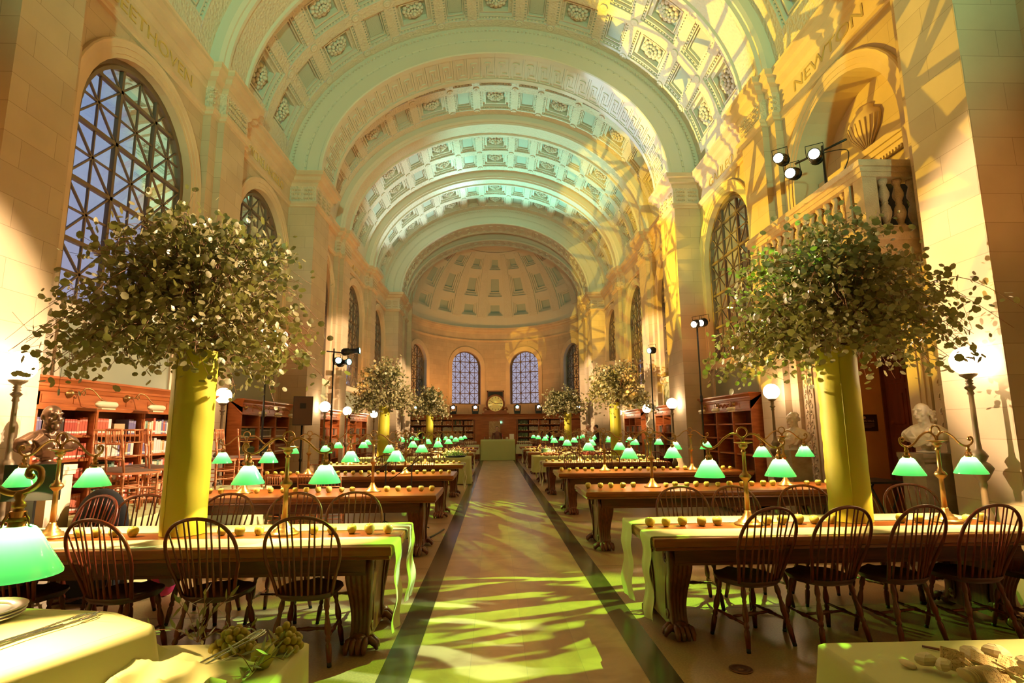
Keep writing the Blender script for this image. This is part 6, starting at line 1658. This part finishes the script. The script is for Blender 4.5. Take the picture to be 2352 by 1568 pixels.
# grapes: two bunches, each berry its own part
GM = mat('green_grape', (.55,.46,.07), .25, spec=.6, coat=.3, translucent=((.75,.62,.10), .3)); gr = None
def grapes(x, y, n, label, seed, sx, sy):
    global gr
    t = thing('bunch_of_grapes', label, 'grapes', (x,y,.776)); R = random.Random(seed); pos = []
    for k in range(n*30):
        if len(pos) >= n: break
        u, v = R.uniform(-1,1), R.uniform(-1,1)
        if u*u+v*v > 1: continue
        c = Vector((u*sx, v*sy, .013)); 
        while any((c-p).length < .0235 for p in pos): c.z += .004
        if c.z < .075*(1.15-(u*u+v*v)): pos.append(c)
    for c in pos:
        if gr is None: m = MB(); m.ball((0,0,0), .0135, 12, 9, 0, 1.12); gr = m.build('grape', GM, t); o = gr
        else: o = gr.copy(); COL.objects.link(o); o.parent = t
        o.location = c; o.rotation_euler = (R.uniform(-1,1),R.uniform(-1,1),0)
    m = MB(); m.tube(crv([(-sx*.9,0,.03),(0,0,.04),(sx*.8,.01,.035)],4), .002, 5); m.build('stalk', STEM, t)
grapes(-1.175, 2.235, 62, 'bunch of golden-green grapes, left of the two on the lower-left table', 1, .085, .065)
grapes(-.995, 2.255, 44, 'bunch of green grapes, right of the two on the lower-left table', 2, .060, .065)
t = thing('apple_candle', 'apple-shaped green candle in front of the grapes', 'candle', (-1.02,2.115,.772)); m = MB(); m.lathe([(0,.004),(.022,0),(.040,.030),(.041,.048),(.034,.068),(.020,.074),(.014,.066),(0,.064)], 20); m.build('wax', mat('apple_wax', (.60,.58,.12), .4, translucent=((.8,.75,.2),.3)), t); m = MB(); m.tube([(0,0,.064),(0,0,.082)], .0015, 5); m.build('wick', BLACK, t)
def sprig(x, y, z, dirs, label, seed, L=.16, n=9, s=.045):
    R = random.Random(seed); t = thing('olive_sprig', label, 'sprig', (x,y,z)); st = MB(); lf = MB()
    for (dx, dy, dz) in dirs:
        d = Vector((dx,dy,dz)).normalized(); pts = crv([(0,0,0), d*L*.5+Vector((0,0,.02)), d*L+Vector((R.uniform(-.02,.02),R.uniform(-.02,.02),-.005))], 4); st.tube(pts, .0016, 4)
        for k in range(n):
            p = pts[min(len(pts)-1, 1+int(k*len(pts)/n))]; e = (d*.6+Vector((R.gauss(0,.6),R.gauss(0,.6),R.gauss(.1,.5)))).normalized(); w = e.cross(Vector((R.uniform(-1,1),R.uniform(-1,1),1))).normalized(); q = s*R.uniform(.6,1.1)
            lf.add([p, p+e*q*.35+w*q*.13, p+e*q*.7+w*q*.09, p+e*q, p+e*q*.7-w*q*.09, p+e*q*.35-w*q*.13], [(0,1,2,3,4,5)], 0, True)
    st.build('twig', STEM, t); lf.build('leaves', LEAF, t)
sprig(-1.33, 2.28, .80, ((-.5,.3,.6),(.3,.4,.7),(-.8,-.1,.3),(.8,.1,.2),(.1,.2,1),(-.3,.6,.5)), 'leafy sprig behind the crumpled linen at lower left', 1, .17, 10, .055)
sprig(-1.02, 2.03, .79, ((.3,-.4,.4),(-.2,-.5,.5),(.7,-.1,.3),(.5,.3,.6)), 'dark narrow-leaved sprig in front of the apple candle', 2, .13, 6, .06)
# ------------------------------------------------------------------ foreground buffet at right
drape('tablecloth', RX0+.03, RX0+TL+.10, 1.11, 2.24, .768, .34, CLOTH_F, 'pale green linen over the table at lower right, corner towards the aisle', fold=.012, nf=5, seed=15, rad=.03, flare=.05)
CRK = mat('cracker', (.84,.58,.28), .8, bump=('noise', 70, .6), mix=((.90,.70,.38), 12, (1,1,1), 3)); CHZ = mat('pale_cheese', (.86,.74,.50), .5); RND = mat('round_cracker', (.86,.70,.42), .8)
sq = MB(); sq.box(-.033,.033,-.033,.033,-.0025,.0025)
for i in range(5):
    for j in range(5): sq.ball((-.024+i*.012,-.024+j*.012,.0026), .0012, 5, 3, 1)
SQ = None
R = random.Random(17)
for k, (x, y, z, rx, ry, rz) in enumerate(((1.36,1.985,.805,.5,.25,.3),(1.40,1.93,.815,.35,-.2,.9),(1.345,1.90,.80,.3,.5,.2),(1.42,1.86,.81,.5,.1,1.3),(1.48,1.92,.80,.2,-.4,.6),(1.38,1.83,.80,.4,.3,.1),(1.46,1.80,.805,.3,-.2,.8),(1.335,1.80,.80,.6,.1,-.3),(1.50,1.99,.79,.1,.3,.4),(1.31,1.95,.81,1.0,.2,-.5),(1.42,2.03,.785,.1,.1,1.1))):
    if SQ is None: SQ = sq.build('square_cracker', [CRK, CASED]); o = SQ
    else: o = SQ.copy(); COL.objects.link(o)
    o.location = (x,y,z); o.rotation_euler = (rx,ry,rz); tag(o, 'square pricked cracker in the heap at lower right', 'cracker', 'square crackers in the lower-right heap')
rc = MB(); rc.lathe([(0,0),(.024,0),(.026,.0025),(.024,.005),(0,.005)], 20); RC = None
for k in range(14):
    if RC is None: RC = rc.build('round_cracker', RND); o = RC
    else: o = RC.copy(); COL.objects.link(o)
    o.location = (1.275+.007*k, 1.86+.002*sin(k*2), .796+.0006*k); o.rotation_euler = (.05*sin(k), 1.05, .25); tag(o, 'thin round cracker in the fanned row at lower right', 'cracker', 'fanned round crackers')
o = RC.copy(); COL.objects.link(o); o.location = (1.195,2.005,.776); o.rotation_euler = (.25,.15,0); tag(o, 'single round cracker lying apart from the heap at lower right', 'cracker'); o.pop('group', None) if 'group' in o.keys() else None
for k, (x, y, z, s) in enumerate(((1.245,1.985,.80,.030),(1.275,1.945,.797,.028),(1.44,2.02,.80,.034),(1.53,2.03,.80,.036),(1.56,1.93,.80,.036),(1.50,1.87,.825,.03),(1.58,1.84,.80,.034))):
    m = MB(); m.ball((0,0,0), s, 8, 6, 0, .7, None, 1.2, .9)
    mm = [(v[0]+.12*s*sin(i*3.1), v[1]+.12*s*cos(i*2.3), v[2]) for i, v in enumerate(m.v)]; m.v = mm; m.s = [False]*len(m.s)
    o = m.build('cheese_piece', CHZ, None, (x,y,z), k*.7); tag(o, ['knob of cheese at the left of the lower-right heap','second knob of cheese from the left in the lower-right heap','cheese piece under the knife tip','pale cheese wedge behind the crackers','large cheese wedge at the right of the heap','cheese piece on top of the crackers','cheese piece nearest the right edge'][k], 'cheese')
t = thing('cheese_knife', 'dark-handled cheese knife lying behind the crackers', 'knife', (1.37,2.165,.774)); m = MB(); m.tube([(0,0,0),(.05,-.055,.002),(.085,-.095,.006)], [.004,.0055,.004], 7); m.build('handle', LEGWOOD, t); m = MB(); m.add([(.08,-.09,.004),(.09,-.10,.014),(.20,-.20,.014),(.21,-.205,.004)], [(0,1,2,3)]); m.add([(.08,-.092,.004),(.09,-.102,.014),(.20,-.202,.014),(.21,-.207,.004)], [(3,2,1,0)]); m.build('blade', SILVER, t)
